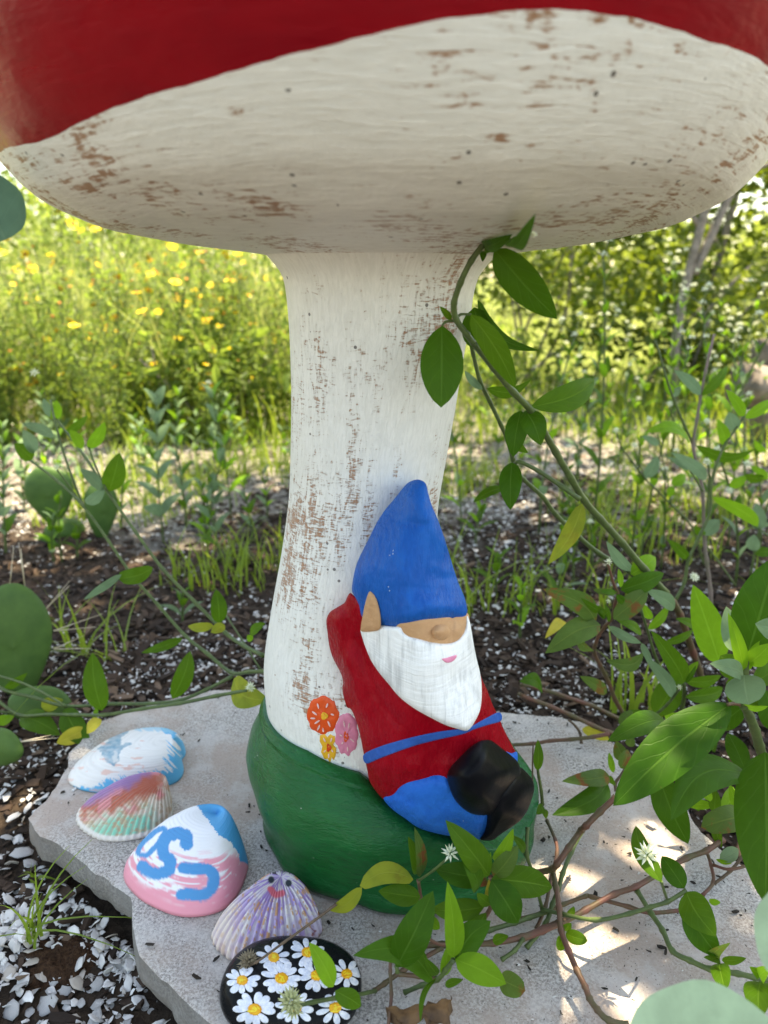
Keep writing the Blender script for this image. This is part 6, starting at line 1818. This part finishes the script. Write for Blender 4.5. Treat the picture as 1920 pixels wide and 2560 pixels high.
for q in [(1600, 1190, 1585, 1010, 90, .5, .5, 'leafp', {}), (1560, 1330, 1570, 1220, 80, .5, .5, 'leafp', {}), (1630, 850, 1500, 820, 60, .5, .5, 'leaf', {}), (1660, 850, 1540, 760, 50, .5, .5, 'leafl', {}), (1640, 670, 1565, 590, 40, .5, .5, 'leafl', {}), (1560, 1340, 1700, 1340, 60, .5, .5, 'leaf', {}), (1400, 900, 1520, 830, 60, .5, .5, 'leafl', {})]:
    leaf(v, 'B6', *q[:8], **q[8])
fl(v, 'B6', 1520, 750, .5, 30, n=20); fl(v, 'B6', 1400, 930, .5, 30, n=20)
rebase(v)

# ------------------------------------------------------------------ bushes, trees, logs
def bush(label, c, r, n, L, W, mat, name='bush', cat='bush', k=16, stems=5, tight=.35, group=None):
    root = empty(name, label, cat, (c[0], c[1], float(gz(c[0], c[1]))), group)
    tag(cards(clumped(n, c, r, k, tight), L, W, M[mat], 'foliage', root), kind='stuff')
    for s in range(stems):
        a = rng.random() * 6.283
        e = np.array(c) + np.array([math.cos(a) * r[0] * .7, math.sin(a) * r[1] * .7, r[2] * (.1 + .7 * rng.random())])
        b = np.array([c[0] + rng.normal() * .05, c[1] + rng.normal() * .05, float(gz(c[0], c[1])) - .02])
        mb = MB(); tube_into(mb, [b, (b * .6 + e * .4) + rng.normal(size=3) * .05, e], [.010, .003], 6, 5); mb.build('branch', M['bark'], root)
    rebase(root)
bush('leafy yellow green bush at the edge of the meadow left of the stem', (-.62, 2.05, .18), (.38, .3, .2), 600, .055, .028, 'fol_g')
bush('pale leafy bush behind the wildflowers at far left', (-1.55, 2.3, .16), (.4, .3, .2), 450, .05, .024, 'fol_g')
bush('low bush just left of the stem in the meadow', (-.22, 2.3, .16), (.3, .3, .18), 450, .045, .022, 'fol_g')
bush('dark leafy bush behind the vine right of the stem', (.72, 3.3, .72), (.62, .4, .40), 2600, .05, .024, 'fol_d')
bush('low green bush below the trees at right', (1.15, 2.55, .30), (.5, .35, .33), 1700, .05, .024, 'fol_d')
bush('low weedy bush in front of the lawn right of the stem', (.45, 2.6, .12), (.42, .3, .18), 900, .04, .02, 'fol_g')
bush('wide dark bush at the far right edge', (2.15, 2.9, .6), (.7, .5, .6), 2400, .055, .027, 'fol_d')
bush('round bush behind the lawn', (.5, 8.0, .9), (1.4, .6, .9), 2500, .10, .05, 'fol_t')
bush('yellow green bush beyond the lawn at right', (3.2, 5.2, .55), (1.2, .7, .6), 2400, .08, .04, 'fol_t')
def limb(root, pts, r0, r1, name='branch', mat='bark'):
    mb = MB(); tube_into(mb, [np.array(p, float) for p in pts], [r0, r1], 8, 6); return mb.build(name, M[mat], root)
tr = empty('tree', 'slender grey tree with open leafy crown at right, sky showing through', 'tree', (1.08, 2.25, -.03))
limb(tr, [(1.08, 2.25, -.04), (1.06, 2.26, .3), (1.10, 2.27, .62), (1.16, 2.25, .95), (1.28, 2.2, 1.4), (1.2, 2.0, 2.0)], .018, .012, 'trunk')
limb(tr, [(1.10, 2.27, .5), (1.22, 2.3, .8), (1.38, 2.35, 1.2), (1.5, 2.4, 1.7)], .016, .008)
limb(tr, [(1.10, 2.27, .66), (.95, 2.3, .85), (.75, 2.35, .98), (.55, 2.4, 1.05)], .010, .004)
limb(tr, [(1.16, 2.25, .95), (1.0, 2.05, 1.3), (.8, 1.7, 1.9), (.6, 1.4, 2.3)], .014, .008)
limb(tr, [(1.12, 2.26, .78), (1.35, 2.2, .88), (1.6, 2.2, 1.0)], .008, .004)
tag(cards(np.vstack([clumped(1900, (1.25, 2.5, .98), (.62, .4, .30), 26, .26), clumped(900, (.8, 2.5, .80), (.4, .35, .22), 14, .3)]), .055, .027, M['fol_d'], 'crown', tr), kind='stuff')
cp = np.vstack([clumped(5000, (.68, 1.25, 2.35), (1.25, 1.25, .42), 46, .20), clumped(900, (.36, .72, 2.35), (.40, .34, .2), 12, .4), clumped(1100, (.58, .08, 2.35), (.36, .32, .2), 14, .4), clumped(90, (.92, .38, 2.35), (.36, .28, .2), 9, .3), clumped(380, (.75, .66, 2.35), (.2, .2, .15), 7, .5)])  # unseen overhead leaves; the smaller clumps are added to shade slab and near leaf
tag(cards(cp, .085, .045, M['fol_d'], 'crown', tr), kind='stuff')
rebase(tr)
tr = empty('tree', 'thin dark trunked tree leaning right behind the grey tree', 'tree', (1.55, 3.1, -.03))
limb(tr, [(1.5, 3.1, -.04), (1.52, 3.1, .5), (1.6, 3.1, 1.0), (1.75, 3.1, 1.7)], .020, .012, 'trunk')
limb(tr, [(1.53, 3.1, .6), (1.3, 3.1, .95), (1.15, 3.1, 1.2)], .014, .006)
tag(cards(np.vstack([clumped(1700, (1.7, 3.2, 1.12), (.7, .45, .38), 24, .25), clumped(700, (1.35, 3.2, .55), (.4, .3, .3), 12, .3)]), .06, .03, M['fol_d'], 'crown', tr), kind='stuff')
rebase(tr)
def thicket():
    C = []
    for x in np.arange(-14, 12, .9):
        h = 2.6 if x < 1.5 else (1.25 if x > 3 else 1.6)
        y = 10 + rng.random() * 3
        C.append(clumped(1000, (x, y, h * .5), (.9, .8, h * .55), 14, .4))
    tag(cards(np.vstack(C), .15, .08, M['fol_t'], 'thicket'), 'far thicket of sunlit bushes behind the meadow', kind='stuff')
    C = []
    for x in np.arange(-6.5, -.2, .7):
        h = 1.1 + .5 * rng.random()
        C.append(clumped(800, (x, 6 + rng.random(), h * .5), (.6, .5, h * .55), 12, .4))
    tag(cards(np.vstack(C), .10, .04, M['fol_y'], 'weed_thicket'), 'bank of tall sunlit weeds behind the meadow', kind='stuff')
thicket()
def log(label, a, b, r, name='log'):
    a, b = np.array(a, float), np.array(b, float)
    n, m = 22, 16
    ax = (b - a) / np.linalg.norm(b - a)
    A = np.cross(ax, [0, .2, 1]); A /= np.linalg.norm(A); B = np.cross(ax, A)
    V = []
    for i in range(m):
        t = i / (m - 1)
        for j in range(n):
            th = 6.283 * j / n
            rr = r * (1 + .12 * math.sin(3 * th + 1) + .10 * (float(fbm(th * 1.3, t * 3, 98, 3)) - .5) * 2)
            V.append(a + (b - a) * t + rr * (A * math.cos(th) + B * math.sin(th)) + ax * rng.normal() * (.006 if i in (0, m - 1) else .002))
    f = [(i * n + j, i * n + (j + 1) % n, (i + 1) * n + (j + 1) % n, (i + 1) * n + j) for i in range(m - 1) for j in range(n)]
    V.append(a + ax * .01); V.append(b - ax * .01)
    f += [(n * m, (j + 1) % n, j) for j in range(n)] + [(n * m + 1, (m - 1) * n + j, (m - 1) * n + (j + 1) % n) for j in range(n)]
    o = mesh(name, V, f, M['log'])
    bm_fix(o)
    tag(o, label, 'log')
l0 = lp('B6', 1470, 215, 1.75)
log('weathered grey log end jutting in at the right edge', l0, l0 + np.array([.75, .25, -.12]), .062)
l1 = lp('B6', 1625, 40, 1.85)
log('upper grey log stacked behind at the right edge', l1, l1 + np.array([.7, .3, .05]), .055)
l2 = lp('B6', 1530, 380, 1.8)
log('dark log leaning under the weathered log at the right edge', l2 + np.array([.02, 0, .0]), (l2[0] + .14, 1.85, -.06), .045)
